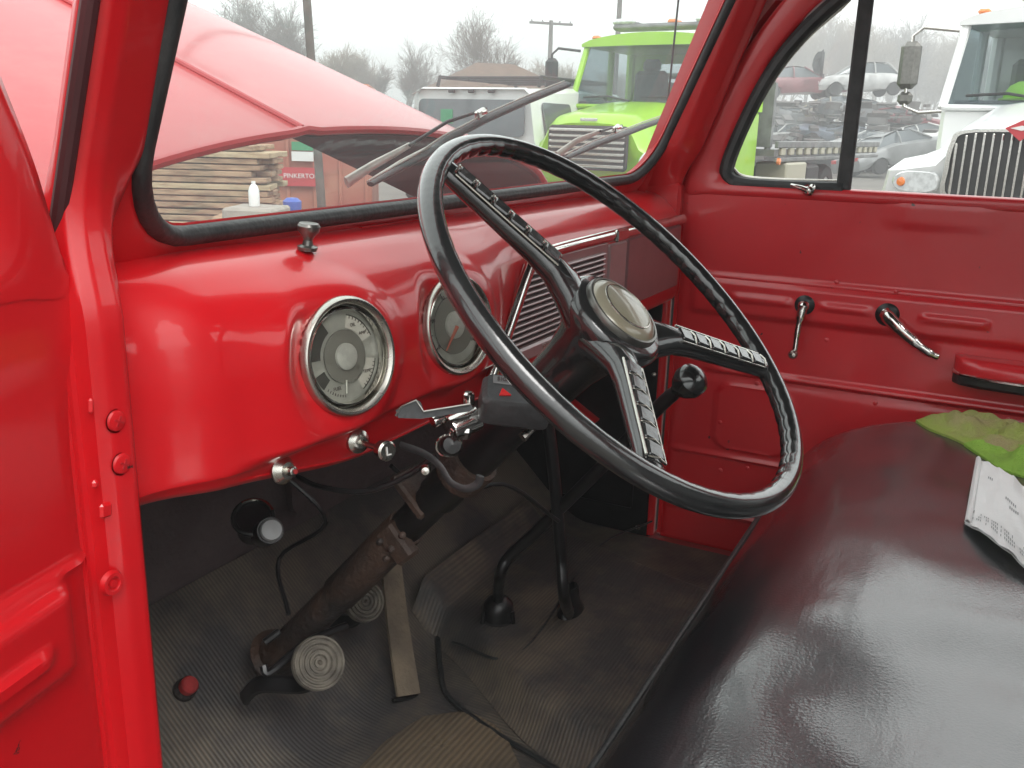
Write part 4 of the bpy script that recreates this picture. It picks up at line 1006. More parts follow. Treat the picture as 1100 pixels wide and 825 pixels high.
def big_truck(name, label, loc, rz, paint, style):
    """conventional truck, +X forward, origin under the grille"""
    t = empty(name, loc, label, 'tow truck' if style == 'slat' else 'truck', rz)
    P = M[paint]
    def half(x):   # hood section half-profile at station x (0 nose, -1.35 cowl)
        k = -x/1.35
        if style == 'slat':
            return [(0,1.66+.20*k),(.30,1.655+.20*k),(.52,1.62+.21*k),(.63,1.52+.25*k),(.72,1.36+.22*k),(.86,1.28+.10*k),(1.02,1.24+.02*k),(1.13,1.14),(1.16,.98),(1.15,.74)]
        return [(0,1.62+.24*k),(.30,1.61+.24*k),(.50,1.56+.26*k),(.62,1.44+.30*k),(.70,1.36+.22*k),(.84,1.34+.06*k),(1.02,1.31),(1.15,1.20),(1.19,.98),(1.15,.72)]
    m_ = MB(); loops = []
    for i in range(15):
        k = i/14; x = -1.35*k; hp_ = half(x); e = math.sqrt(max(0, 1-(1-min(1, k*5))**2)); rw = []
        full = [(-y, z) for y, z in reversed(hp_[1:])]+hp_
        for (y, z) in full:
            rw.append(V((x-.28*max(0,abs(y)-.55)**1.3*1.2, y*(1-.06*(1-e)), z-(.10*(1-e) if z > 1.2 else 0))))
        loops.append(rw)
    m_.loft(loops, closed=False); m_.add(loops[0], [tuple(range(len(loops[0])))])
    m_.build('hood', P, t, local=True, ang=40)
    # cab shell: window openings in front, sides and back
    CW, z0, z1, xf, xb = 1.05, 1.80, 2.60, -1.35, -3.15
    m_ = MB(); m_.box((-2.25,0,1.27), (1.80,2.1,1.06), None, .05); m_.build('cab', P, t, local=True)
    m_ = MB(); 
    def roof_(u, v): return V((-1.62-1.6*u+.10*math.sin(PI*v)*(1-u), -1.06+2.12*v, 2.62+.14*math.sin(PI*v)**.6*(1-.3*abs(u-.4))))
    m_.grid(roof_, 14, 18); m_.grid(lambda u, v: V((roof_(u,v).x, roof_(u,v).y, 2.58)), 14, 18)
    for vv in (0, 1): m_.loft([[roof_(k/13, vv) for k in range(14)], [V((roof_(k/13,vv).x, roof_(k/13,vv).y, 2.58)) for k in range(14)]], closed=False)
    for uu in (0, 1): m_.loft([[roof_(uu, k/17) for k in range(18)], [V((roof_(uu,k/17).x, roof_(uu,k/17).y, 2.58)) for k in range(18)]], closed=False)
    cr_ = m_.build('cab_roof', P, t, local=True)
    m_ = MB()
    for sy in (-1, 1):
        m_.tube([V((-1.33,sy*1.03,1.78)), V((-1.70,sy*1.0,2.62))], .045, 8); m_.tube([V((-2.45,sy*1.03,1.78)), V((-2.45,sy*1.02,2.62))], .05, 8); m_.tube([V((-3.10,sy*1.02,1.78)), V((-3.10,sy*1.02,2.62))], .07, 8)
    m_.tube([V((-1.33,-1.03,1.79)), V((-1.33,1.03,1.79))], .03, 8)
    m_.box((-3.12,0,1.95), (.06,2.0,.34)); m_.box((-3.12,0,2.52), (.06,2.0,.14)); m_.box((-3.12,0,2.23), (.06,.10,.5)); m_.box((-3.12,-.80,2.23), (.06,.45,.5)); m_.box((-3.12,.80,2.23), (.06,.45,.5))
    m_.split('cab_pillar', P, t, local=True)
    m_ = MB(); q = [V((-1.36,-.99,1.82)), V((-1.36,.99,1.82)), V((-1.68,.96,2.58)), V((-1.68,-.96,2.58))]
    m_.grid(lambda u, v: (q[0]*(1-u)+q[1]*u)*(1-v)+(q[3]*(1-u)+q[2]*u)*v+V((.10*math.sin(PI*u),0,0)), 14, 2); m_.build('windshield', M['tglass'], t, local=True)
    for sy in (-1, 1):
        m_ = MB(); m_.add([V((-1.42,sy*1.03,1.82)), V((-2.42,sy*1.03,1.82)), V((-2.42,sy*1.02,2.58)), V((-1.72,sy*1.01,2.58))], [(0,1,2,3)]); m_.build('side_window', M['tglass'], t, local=True)
    m_ = MB(); m_.box((-1.60,0,1.83), (.42,1.9,.06), None, .02); m_.box((-2.3,0,1.81), (1.5,1.96,.03)); m_.build('dash_shelf', M['cabin'], t, local=True)
    for sy in (-.5, .5):
        m_ = MB(); m_.box((-2.75,sy,2.05), (.16,.52,.56), None, .06); m_.box((-2.75,sy,2.40), (.12,.28,.18), None, .05); m_.build('cab_seat', M['cabin'], t, local=True)
    m_ = MB(); m_.tube(arc((-1.95,.5,2.05), (0,1,0), V((.4,0,1)).normalized(), .20, 0, 2*PI, 24)[:-1], .016, 8, closed=True); m_.build('cab_steering_wheel', M['darksteel'], t, local=True)
    m_ = MB()
    for sy in (-.1, .75): m_.tube([V((-1.26,sy+.0,1.86)), V((-1.30,sy-.35,1.92)), V((-1.31,sy-.72,1.90))], .014, 6)
    m_.split('truck_wiper', M['darksteel'], t, local=True)
    # bumper
    m_ = MB(); m_.loft([[V((.06-.30*(abs(y)/1.2)**3+a, y, z)) for y in [-1.2+.2*k for k in range(13)]] for (a, z) in ((-.10,.48),(0,.50),(.03,.56),(.03,.76),(0,.82),(-.10,.84))], closed=False); m_.build('front_bumper', M['chrome' if style == 'slat' else 'white'], t, local=True)
    if style == 'slat':
        m_ = MB(); m_.loft([[V((.012,y,z)) for (y,z) in rrect(-.56,.56,1.00,1.53,.06)], [V((.03,y,z)) for (y,z) in rrect(-.54,.54,1.02,1.51,.05)]], cap=True); gg = m_.build('grille', M['darksteel'], t, local=True)
        m_ = MB()
        for k in range(7): m_.box((.045,0,1.055+k*.070), (.03,1.05-.0*k,.034), None, .008)
        m_.build('grille_bars', M['chrome'], gg, local=True)
        m_ = MB(); m_.box((.0,0,1.60), (.02,.24,.035), None, .006); m_.build('hood_emblem', M['chrome'], t, local=True)
        for sy in (-1, 1):
            m_ = MB(); m_.lathe([(.165,-.06),(.17,0),(.14,.02)], V((-.055,sy*.86,1.10)), (1,sy*.35,.05), 28); hl = m_.build('headlight', M['white'], t, local=True)
            m_ = MB(); m_.lathe([(.135,.015),(.10,.045),(0,.06)], V((-.055,sy*.86,1.10)), (1,sy*.35,.05), 28); m_.build('headlight_lens', M['lamp'], hl, local=True)
    else:
        def go_(s): return [(y*s, 1.28+(z-1.28)*s) for (y, z) in catmull2([(-.50,1.00),(-.54,1.25),(-.52,1.46),(-.44,1.55),(0,1.57),(.44,1.55),(.52,1.46),(.54,1.25),(.50,1.00),(0,.97)])]
        m_ = MB(); m_.loft([[V((.0,y,z)) for y,z in go_(1.06)], [V((.05,y,z)) for y,z in go_(1.04)], [V((.05,y,z)) for y,z in go_(.97)], [V((.02,y,z)) for y,z in go_(.96)]]); gg = m_.build('grille', M['chrome'], t, local=True)
        m_ = MB(); m_.add([V((.022,y,z)) for y,z in go_(.965)], [tuple(range(len(go_(1))))]); m_.build('grille_mesh', M['darksteel'], gg, local=True)
        m_ = MB()
        for k in range(15):
            y = -.49+k*.07; zt = 1.545-.10*max(0,(abs(y)-.36)/.14)**2*1.0; m_.box((.045,y,(zt+1.0)/2), (.03,.022,zt-1.0), None, .006)
        m_.build('grille_bars', M['chrome'], gg, local=True)
        m_ = MB(); m_.slab([V((.07,0,1.655)), V((.07,-.125,1.59)), V((.07,0,1.49)), V((.07,.125,1.59))], (.02,0,0)); em = m_.build('diamond_emblem', M['sign_red'], t, local=True, smooth=False)
        m_ = MB(); m_.slab([V((.092,0,1.612)), V((.092,-.085,1.590)), V((.092,0,1.572)), V((.092,.085,1.590))], (.004,0,0)); m_.build('emblem_inlay', M['white_ink'], em, local=True, smooth=False)
        for sy in (-1, 1):
            lens = catmull2([(.60,1.06),(.62,1.19),(.76,1.21),(.94,1.20),(1.03,1.14),(1.00,1.05),(.8,1.02)])
            fx = lambda y: -.28*max(0,abs(y)-.55)**1.3*1.2+.012
            m_ = MB(); m_.loft([[V((fx(y), sy*y, z)) for y,z in lens], [V((fx(y)+.03, sy*(.8+(y-.8)*.92), 1.11+(z-1.11)*.9)) for y,z in lens]], cap=True); hl = m_.build('headlight', M['lamp'], t, local=True)
            m_ = MB(); m_.lathe([(.042,.0),(.036,.015),(0,.02)], V((fx(.94)+.025, sy*.94,1.11)), (1,sy*.3,0), 16); m_.build('indicator_lens', M['amber'], hl, local=True)
    # mirrors
    for sy in (-1, 1):
        m_ = MB(); m_.tube([V((-1.52,sy*1.02,2.52)), V((-1.48,sy*1.35,2.56)), V((-1.46,sy*1.44,2.48)), V((-1.46,sy*1.44,1.80)), V((-1.50,sy*1.30,1.74)), V((-1.52,sy*1.05,1.76))], .018, 8); mr = m_.build('mirror_bracket', M['darksteel' if style == 'slat' else 'chrome'], t, local=True)
        m_ = MB(); m_.box((-1.46,sy*1.44,2.20), (.12,.20,.46), None, .05); m_.box((-1.46,sy*1.44,1.88), (.08,.15,.13), None, .04); m_.build('mirror_head', M['darksteel' if style == 'slat' else 'gunmetal'], mr, local=True)
    # roof lights
    m_ = MB()
    for y in (-.85,-.3,0,.3,.85): m_.box((-1.66,y,2.70), (.10,.12,.05), None, .02)
    m_.split('marker_light', M['amber'], t, local=True)
    if style == 'slat':
        m_ = MB(); m_.box((-2.1,0,2.86), (.30,1.55,.08), None, .03); lb = m_.build('light_bar', M['steel'], t, local=True)
        for y in (-.62,.62):
            m_ = MB(); m_.box((-2.1,y,2.93), (.28,.36,.09), None, .04); m_.build('beacon_lens', M['lamp'], lb, local=True)
        m_ = MB(); m_.box((-2.1,.1,2.92), (.2,.14,.06), None, .02); m_.build('amber_beacon', M['amber'], lb, local=True)
    else:
        m_ = MB(); m_.box((-2.0,.0,2.88), (.34,1.30,.10), None, .03); m_.box((-2.0,0,2.80), (.2,.5,.08)); m_.build('light_bar', M['beige'], t, local=True)
        m_ = MB(); m_.lathe([(.17,0),(.165,.05),(.12,.13),(.05,.17),(0,.175)], V((-1.62,-.42,1.87)), (0,0,1), 20); m_.lathe([(.21,0),(.21,.015),(.16,.02)], V((-1.62,-.42,1.865)), (0,0,1), 20); HAT = m_
    # chassis
    m_ = MB(); m_.box((-4.6,0,.78), (8.2,.8,.22)); m_.box((-2.2,0,.62), (1.6,1.9,.3), None, .03); m_.build('chassis', M['darksteel'], t, local=True)
    wheelset(t, -.75, 1.13, .50, .28, 0); wheelset(t, -6.6, 1.16, .50, .55, 0)
    return t
def catmull2(L):
    pts = [V((a, b, 0)) for a, b in L]; n = len(pts); out = []
    for i in range(n):
        a, b, c, d = pts[i-1], pts[i], pts[(i+1) % n], pts[(i+2) % n]
        for k in range(4):
            t = k/4; q = .5*((2*b)+(c-a)*t+(2*a-5*b+4*c-d)*t*t+(3*b-a-3*c+d)*t**3); out.append((q.x, q.y))
    return out
VD = V((.89,.456,0)); VR = V((.456,-.89,0))
def heading(deg):   # direction of the truck's nose: toward the camera, turned by deg to the camera's left
    a = math.radians(deg); d_ = -VD*math.cos(a)-VR*math.sin(a); return math.atan2(d_.y, d_.x)
lime = big_truck('tow_truck', 'lime green flatbed tow truck with chrome slat grille, facing the pickup', far(632, 11.7), heading(33), 'lime', 'slat')
# its deck, side boxes and rails
m_ = MB(); m_.box((-6.6,0,1.22), (6.4,2.45,.10)); m_.build('flat_deck', M['steel'], lime, local=True)
for sy in (-1, 1):
    m_ = MB(); m_.box((-6.6,sy*1.25,1.34), (6.4,.06,.10), None, .01); m_.box((-6.6,sy*1.25,1.12), (6.4,.05,.06), None, .01)
    dr_ = m_.build('deck_rail', M['steel'], lime, local=True)
    m_ = MB()
    for k in range(15): m_.box((-3.7-k*.42,sy*1.245,1.24), (.20,.05,.11), None, .01)
    m_.build('rail_plates', M['beige'], dr_, local=True)
    m_ = MB(); m_.box((-4.35,sy*1.05,.80), (1.0,.5,.55), None, .03); m_.build('tool_box', M['beige'], lime, local=True)
    m_ = MB(); m_.box((-5.3,sy*1.0,.78), (.75,.55,.50), None, .05); m_.build('fuel_tank', M['darksteel'], lime, local=True)
    m_ = MB(); m_.lathe([(.055,0),(.05,.04),(0,.05)], V((-3.45,sy*1.27,1.10)), (0,sy,0), 14); m_.build('side_marker', M['amber'], lime, local=True)
m_ = MB(); m_.box((-3.45,0,1.75), (.10,2.3,.9)); m_.tube([V((-3.45,-1.1,1.2)), V((-3.45,-1.1,2.3)), V((-3.45,1.1,2.3)), V((-3.45,1.1,1.2))], .05, 8); m_.build('headboard', M['steel'], lime, local=True)

white = big_truck('box_truck', 'white truck with upright chrome grille bars and red diamond emblem, seen through the passenger window', far(1100, 7.9), heading(39), 'white', 'bars')
# hard hat on the white truck's dash shelf
hw = Matrix.Translation(white.location) @ Matrix.Rotation(white.rotation_euler.z, 4, 'Z')
m_ = MB(); cH = hw @ V((-1.58,-.38,1.87))
m_.lathe([(.17,0),(.165,.05),(.12,.13),(.05,.17),(0,.175)], cH, (0,0,1), 20); m_.lathe([(.205,-.004),(.21,.012),(.16,.02)], cH, (0,0,1), 20)
tag(m_.build('hard_hat', M['hiviz'], None), 'lime yellow hard hat behind the windshield of the white truck', 'hard hat')

# white boxy SUV seen from behind
def suv(loc, rz):
    t = empty('suv', loc, 'white boxy SUV with black roof rack, left of the lime tow truck', 'SUV', rz)
    m_ = MB()
    def ring(x, top, w, bot=.55): return [V((x, y, z)) for (y, z) in [(-w,bot),(-w,1.25),(-w*.97,1.32),(-w*.88,top-.06),(-w*.80,top),(w*.80,top),(w*.88,top-.06),(w*.97,1.32),(w,1.25),(w,bot)]]
    m_.loft([ring(-2.35,1.97,.97), ring(-2.42,1.95,.98), ring(-1.0,2.02,1.02), ring(.55,2.00,1.02), ring(.95,1.40,1.02), ring(2.2,1.36,1.0), ring(2.45,1.28,.95)], cap=True); m_.build('body', M['white'], t, local=True, ang=30)
    m_ = MB(); m_.slab([V((-2.44,y,z)) for (y,z) in rrect(-.80,.80,1.36,1.82,.08)], (.03,0,0)); m_.build('rear_window', M['cglass'], t, local=True)
    m_ = MB()
    for sy in (-1, 1):
        for (xa, xb) in ((-2.15,-1.3),(-1.15,-.2),(-.05,.55)): m_.slab([V((x, sy*(1.00-(z-1.32)*.21), z)) for (x,z) in rrect(xa,xb,1.38,1.80,.06)], (0,sy*.012,0))
    m_.split('side_window', M['cglass'], t, local=True)
    for sy in (-1, 1):
        m_ = MB(); m_.box((-2.43,sy*.90,1.02), (.06,.14,.36), None, .02); m_.build('tail_light', M['tail'], t, local=True)
        m_ = MB(); m_.tube([V((-2.0,sy*.78,2.0)), V((-1.95,sy*.78,2.12)), V((.2,sy*.78,2.14)), V((.4,sy*.78,2.02))], .025, 8); m_.build('roof_rail', M['darksteel'], t, local=True)
    m_ = MB()
    for k in range(4): m_.tube([V((-1.8+.6*k,-.78,2.12)), V((-1.8+.6*k,.78,2.12))], .02, 8)
    m_.split('rack_bar', M['darksteel'], t, local=True)
    m_ = MB()
    for y in (-.3,0,.3): m_.box((-2.41,y,1.92), (.05,.09,.04), None, .01)
    m_.split('roof_marker', M['darksteel'], t, local=True)
    m_ = MB(); m_.box((-2.5,0,.62), (.16,1.9,.22), None, .04); m_.build('rear_bumper', M['darksteel'], t, local=True)
    m_ = MB(); m_.box((-2.445,.35,1.60), (.02,.18,.18)); m_.build('window_sticker', M['glass'] if False else M['sign_green'], t, local=True)
    m_ = MB(); m_.box((-1.0,-1.0,1.10), (.20,.03,.05), None, .01); m_.box((-1.0,1.0,1.10), (.20,.03,.05), None, .01); m_.split('side_handle', M['darksteel'], t, local=True)
    wheelset(t, -1.5, 1.0, .44, .28, 0); wheelset(t, 1.6, 1.0, .44, .28, 0)
    return t
a_ = math.radians(28); dsu = VD*math.cos(a_)+VR*math.sin(a_)
suv(far(506, 12.6)+dsu*2.4, math.atan2(dsu.y, dsu.x))

# ---- scrapped cars in stacked rows
paints = {'maroon': car_paint('maroon_car_paint', (.20,.035,.045)), 'silver': car_paint('silver_car_paint', (.42,.43,.42)), 'grey': car_paint('grey_car_paint', (.20,.21,.21)),
          'dark': car_paint('charcoal_car_paint', (.07,.075,.08)), 'tan': car_paint('tan_car_paint', (.34,.31,.24)), 'blue': car_paint('blue_grey_car_paint', (.14,.17,.22)), 'pale': car_paint('pale_car_paint', (.55,.56,.54))}
def junk(loc, rz, paint, label, crush=1.0, seed=0, roll=0.0, missing=False):
    t = empty('scrap_car', loc, label, 'scrapped car', rz, 'scrapped cars stacked in the yard'); t.rotation_euler = (roll*.5, roll, rz)
    def dent(p, k=1):
        n_ = noise.noise_vector(V((p.x*1.3+seed*7, p.y*1.3, p.z*1.6)))*.10*(1.15-crush+.25)*k*1.6
        return V((p.x+n_.x, p.y+n_.y, p.z*crush+n_.z*.8))
    side = [(-2.2,.45,.55),(-2.25,.75,.85),(-1.9,.95,.88),(-1.35,.98,.90),(-.75,1.0,.92),(.4,.98,.92),(.95,.95,.92),(1.6,.88,.90),(2.1,.75,.84),(2.25,.55,.70)]
    m_ = MB()
    def lerp_top(x):
        for (a, b) in zip(side, side[1:]):
            if a[0] <= x <= b[0]: k = (x-a[0])/(b[0]-a[0]); return a[1]*(1-k)+b[1]*k, a[2]*(1-k)+b[2]*k
        return side[-1][1], side[-1][2]
    loops = []
    for i in range(25):
        x = -2.25+4.5*i/24; tp_, w = lerp_top(x); bot = .28
        for wc in (-1.35, 1.4):
            if abs(x-wc) < .36: bot = max(bot, .28+math.sqrt(.36**2-(x-wc)**2)*.95)
        if tp_ < bot+.05: tp_ = bot+.05
        loops.append([dent(V((x,y,z))) for (y,z) in [(-w*.9,bot),(-w,min(tp_-.02,.5+.0*bot) if bot < .45 else bot+.02),(-w*.98,tp_-.10 if tp_-.10 > bot+.02 else bot+.03),(-w*.88,tp_),(-w*.3,tp_+.03),(w*.3,tp_+.03),(w*.88,tp_),(w*.98,tp_-.10 if tp_-.10 > bot+.02 else bot+.03),(w,min(tp_-.02,.5) if bot < .45 else bot+.02),(w*.9,bot)]])
    m_.loft(loops, cap=True); m_.build('car_body', paints[paint], t, local=True, ang=40)
    gh = [(-1.55,.98,.86),(-.95,1.38,.70),(.05,1.42,.70),(.95,.96,.84)]
    m_ = MB(); m_.loft([[dent(V((x,y,z))) for (y,z) in ((-w0*1.0,.95),(-w0,tz-.02),(-w0*.8,tz+.01),(w0*.8,tz+.01),(w0,tz-.02),(w0*1.0,.95))] for (x,tz,w0) in ((-1.50,.99,.84),(-1.0,1.36,.72),(-.45,1.42,.70),(.10,1.41,.70),(.92,.99,.83))], closed=False)
    m_.build('window_glass', M['cglass'], t, local=True, ang=20)
    m_ = MB(); m_.grid(lambda u, v: dent(V((-1.02+1.15*u, -.68+1.36*v, 1.40+.05*math.sin(PI*u)+.02*math.sin(PI*v)))), 8, 8)
    for sy in (-1, 1):
        for (xa, za, xb, zb) in ((-1.50,.97,-1.0,1.41),(-.42,.97,-.42,1.43),(.95,.97,.13,1.43)):
            m_.tube([dent(V((xa,sy*.84,za))), dent(V(((xa+xb)/2,sy*.80,(za+zb)/2))), dent(V((xb,sy*.69,zb)))], .035, 6)
    m_.build('roof', paints[paint], t, local=True)
    if not missing:
        for wx in (-1.35,1.4):
            for sy in (-1,1):
                m_ = MB(); c = V((wx,sy*.86,.32*crush)); m_.lathe([(.18,-.2),(.30,-.2),(.31,-.15),(.31,-.03),(.28,0),(.19,0)], c, (0,sy,0), 18); wh = m_.build('car_wheel', M['tyre'], t, local=True)
                m_ = MB(); m_.lathe([(.19,-.01),(.16,-.04),(.05,-.02),(0,-.02)], c, (0,sy,0), 16); m_.build('hub_cap', M['alu'], wh, local=True)
    m_ = MB()
    for sy in (-1,1): m_.box(dent(V((2.2,sy*.58,.62))), (.08,.30,.14), None, .02)
    m_.split('head_lamp', M['lamp'], t, local=True)
    m_ = MB()
    for sy in (-1,1): m_.box(dent(V((-2.22,sy*.62,.72))), (.08,.30,.14), None, .02)
    m_.split('tail_lamp', M['tail'], t, local=True)
    return t
side_r = math.atan2(VR.y, VR.x)
J = [ # px, depth, base height above ground, rot, paint, crush, label
 (850,46,3.05,.10,'maroon',1.0,'maroon scrap car on top of the left stack, beside a bent dark panel',False),
 (917,46,3.25,.05,'silver',1.05,'silver scrap car with wheels on, sitting highest on the stack behind the window post',False),
 (838,45,1.75,.25,'grey',.80,'grey crushed car right under the maroon car',True),
 (880,45,1.95,-.15,'tan',.75,'tan crushed car wedged in the middle of the stack under the silver car',False),
 (925,44,1.85,.30,'dark',.85,'dark crushed car just under the silver car, right of the window post',False),
 (820,44,.85,-.1,'dark',.75,'charcoal crushed car at the lower left of the stack behind the tow truck deck',True),
 (862,44,.9,.15,'pale',.70,'pale crushed car low in the stack above the tow truck deck',True),
 (905,43,.9,-.2,'blue',.75,'blue grey crushed car low in the stack beside the window post',True),
 (845,43,.0,.1,'grey',.80,'grey wreck on the ground below the left stack',True),
 (890,42,.0,-.1,'dark',.80,'charcoal wreck on the ground below the middle of the stack',True),
 (970,36,.35,.30,'grey',.95,'grey wrecked car low down beside the white truck mirror',False),
 (958,44,1.95,-.35,'maroon',.62,'dark red flattened panel car tilted behind the white truck mirror',True),
 (990,42,1.0,.1,'pale',.70,'pale wreck behind the foot of the white truck mirror',True),
 (945,40,.5,.6,'silver',.80,'silver wreck turned end on with its alloy wheel showing',False),
 (790,46,1.6,.3,'silver',.8,'silver wreck at the far left end of the stack',False),
]
for i, (px, dep, h, r, pt, cr_, lb, ms) in enumerate(J):
    junk(far(px, dep, GZ+h), side_r+PI*(i % 2)+r, pt, lb, cr_, i, rnd.uniform(-.05,.05) if i < 2 else rnd.uniform(-.24,.24), ms)
m_ = MB(); 
for i in range(520):
    p = far(rnd.uniform(790,1000), rnd.uniform(40.5,48), GZ+rnd.uniform(0,2.9)); R_ = Matrix.Rotation(rnd.uniform(0,6),3,'Z') @ Matrix.Rotation(rnd.uniform(-1.4,1.4),3,'X')
    m_.box(p, (rnd.uniform(.2,1.1), rnd.uniform(.05,.4), rnd.uniform(.03,.16)), R_, .01)
tag(m_.build('scrap_metal', M['scrapm'], None, smooth=False), 'grey scrap metal jammed between the stacked cars', 'scrap', kind='stuff')
m_ = MB()
m_.grid(lambda u, v: far(877,44.5,GZ+4.0)+V((math.cos(u*3)*.5*v, math.sin(u*3)*.5*v, 1.1*u+.4*noise.noise(V((u*3,v*3,1))))), 10, 8)
tag(m_.build('bent_panel', M['darksteel'], None), 'bent dark scrap panel sticking up between the maroon and silver cars', 'scrap panel')

# ---- lumber stack, container, bottle, block
lc = far(208, 9.6); e1_ = far(286, 9.6)
bdir = VR; perp = VD
lum = empty('lumber_stack', e1_, 'weathered brown timber stack seen under the raised hood at the left', 'lumber stack')
for j in range(19):
    zt = GZ+.06+j*.064
    m_ = MB()
    for k in range(4):
        L = 3.6+rnd.uniform(-.15,.15); off = rnd.uniform(-.16,.05)
        ctr = e1_-bdir*(L/2-off)+perp*(k*.21); ctr.z = zt+.0
        m_.box(ctr, (L,.19,rnd.uniform(.046,.056)), Matrix.Rotation(math.atan2(bdir.y,bdir.x)+rnd.uniform(-.012,.012),3,'Z') @ Matrix.Rotation(rnd.uniform(-.003,.003),3,'Y'), .005)
    m_.build('plank_layer', M['wood2'] if j in (6,12,17) else M['wood'], lum, smooth=False)
dc = far(345, 13.5); rotD = Matrix.Rotation(math.atan2(VR.y,VR.x)+.10, 3, 'Z')
dm = MB(); dm.box(dc+V((0,0,1.0)), (1.5,2.0,1.95), rotD, .03)
for k in range(5): dm.box(dc+rotD@V((-.68+k*.34,-1.02,1.0)), (.05,.03,1.85), rotD, .01)
con = dm.build('storage_container', M['dumpster'], None); tag(con, 'faded red steel container with green and white sign behind the pole', 'container')
fdir = rotD@V((0,-1,0)); xdir = rotD@V((1,0,0))
def onface(px, py): return atp(px, py, dc+fdir*1.07, fdir)
c = onface(325,157); m_ = MB(); m_.box(c, (.28,.02,.11), rotD); m_.build('green_sign', M['sign_green'], con, smooth=False)
c = onface(325,168); m_ = MB(); m_.box(c, (.28,.02,.12), rotD); m_.build('white_sign', M['white_ink'], con, smooth=False)
c = onface(324,190); m_ = MB(); m_.box(c, (.58,.02,.24), rotD); m_.build('red_sign', M['sign_red'], con, smooth=False)
tm = text_mb('PINKERTON', .085, c+fdir*.014+V((0,0,.01)), xdir, (0,0,1), .002); tm.build('sign_lettering', M['white_ink'], con, smooth=False)
cb = far(272, 8.2); m_ = MB(); m_.box(cb+V((0,0,.38)), (.50,.45,.76), Matrix.Rotation(.4,3,'Z'), .02); tag(m_.build('concrete_block', M['concrete'], None), 'grey concrete block at the foot of the timber stack', 'concrete block')
m_ = MB(); c = cb+V((0,0,.762)); m_.lathe([(.045,0),(.048,.01),(.048,.13),(.035,.17),(.018,.19),(.018,.215),(0,.215)], c+VR*-.02, (0,0,1), 20); tag(m_.build('plastic_bottle', M['white'], None), 'white plastic bottle standing on the grey concrete block', 'bottle')
c = far(311, 8.6, GZ+.64); m_ = MB(); m_.lathe([(.07,0),(.08,.02),(.085,.14),(.05,.17),(0,.175)], c, (0,0,1), 20); tag(m_.build('blue_canister', M['blue'], None), 'small blue canister in front of the red container', 'canister')
m_ = MB(); m_.box(far(315,8.9,GZ+.31), (1.5,.5,.62), Matrix.Rotation(-1.05,3,'Z'), .03); tag(m_.build('wooden_crate', M['wood'], None), 'low brown crate carrying the blue canister', 'crate')

# ---- poles and wires
def pole(px, dep, h, lean, arms, label, r=.13):
    b_ = far(px, dep); t_ = b_+V((0,0,h))+VR*lean
    o = MB(); o.tube([b_, (b_+t_)/2, t_], [r, r*.85, r*.65], 12); p = o.build('utility_pole', M['pole'], None); tag(p, label, 'utility pole', 'utility poles beyond the yard')
    for (hz, w) in arms:
        o = MB(); c_ = b_+(t_-b_)*(hz/h); o.box(c_, (w,.10,.12), Matrix.Rotation(math.atan2(VR.y,VR.x)+.3,3,'Z'), .01)
        o.build('cross_arm', M['pole'], p)
        o = MB()
        for s_ in (-.45,-.2,.2,.45): o.lathe([(.03,.0),(.045,.03),(.03,.09),(0,.1)], c_+Matrix.Rotation(math.atan2(VR.y,VR.x)+.3,3,'Z')@V((s_*w,0,.06)), (0,0,1), 10)
        o.split('insulator', M['steel'], p)
    return t_
pole(345, 11.5, 8, -.35, [(7.6,1.5)], 'leaning dark utility pole in front of the red container', .055)
T1 = pole(588, 52, 6.9, 0, [(6.75,2.4)], 'short utility pole with one wide cross arm beyond the SUV', .16)
T2 = pole(657, 40, 11.5, .1, [(8.2,1.0),(7.6,.8),(7.1,.8)], 'tall thin utility pole rising behind the lime tow truck roof', .12)
T3 = far(60, 55, GZ+13)
for k, (z1, z2) in enumerate(((11.2,12.6),(10.4,10.6),(9.9,9.9),(9.2,8.9))):
    a = far(655, 40, GZ+z1-.5); b_ = far(150, 42, GZ+z2+1.1)
    pts = [a*(1-t)+b_*t+V((0,0,-1.2*4*t*(1-t))) for t in [i/24 for i in range(25)]]
    o = MB(); o.tube(pts, .014, 5); tag(o.build('overhead_wire', M['darksteel'], None), ['highest overhead wire crossing the sky','second highest overhead wire crossing the sky','third highest overhead wire crossing the sky','lowest overhead wire crossing the sky'][k], 'wire', 'overhead wires')

# ---- house roof
hc_ = far(528, 40); R_ = Matrix.Rotation(math.atan2(VR.y,VR.x)+.25,3,'Z')
hs = empty('house', hc_, 'low house with brown hipped roof behind the white SUV', 'house')
m_ = MB(); m_.box(hc_+V((0,0,1.4)), (5.2,5,2.8), R_); m_.build('wall', M['siding'], hs, smooth=False)
m_ = MB(); q = [hc_+R_@V(p) for p in ((-3,-3,2.7),(3,-3,2.7),(3,3,2.7),(-3,3,2.7),(-.7,0,3.95),(.9,0,3.95))]
m_.add(q, [(0,1,5,4),(1,2,5),(2,3,4,5),(3,0,4),(0,3,2,1)]); m_.build('roof', M['roofbrown'], hs, smooth=False)
m_ = MB(); m_.box(hc_+R_@V((-1.2,-2.52,1.5)), (1.0,.06,1.0), R_); m_.build('window', M['cglass'], hs, smooth=False)

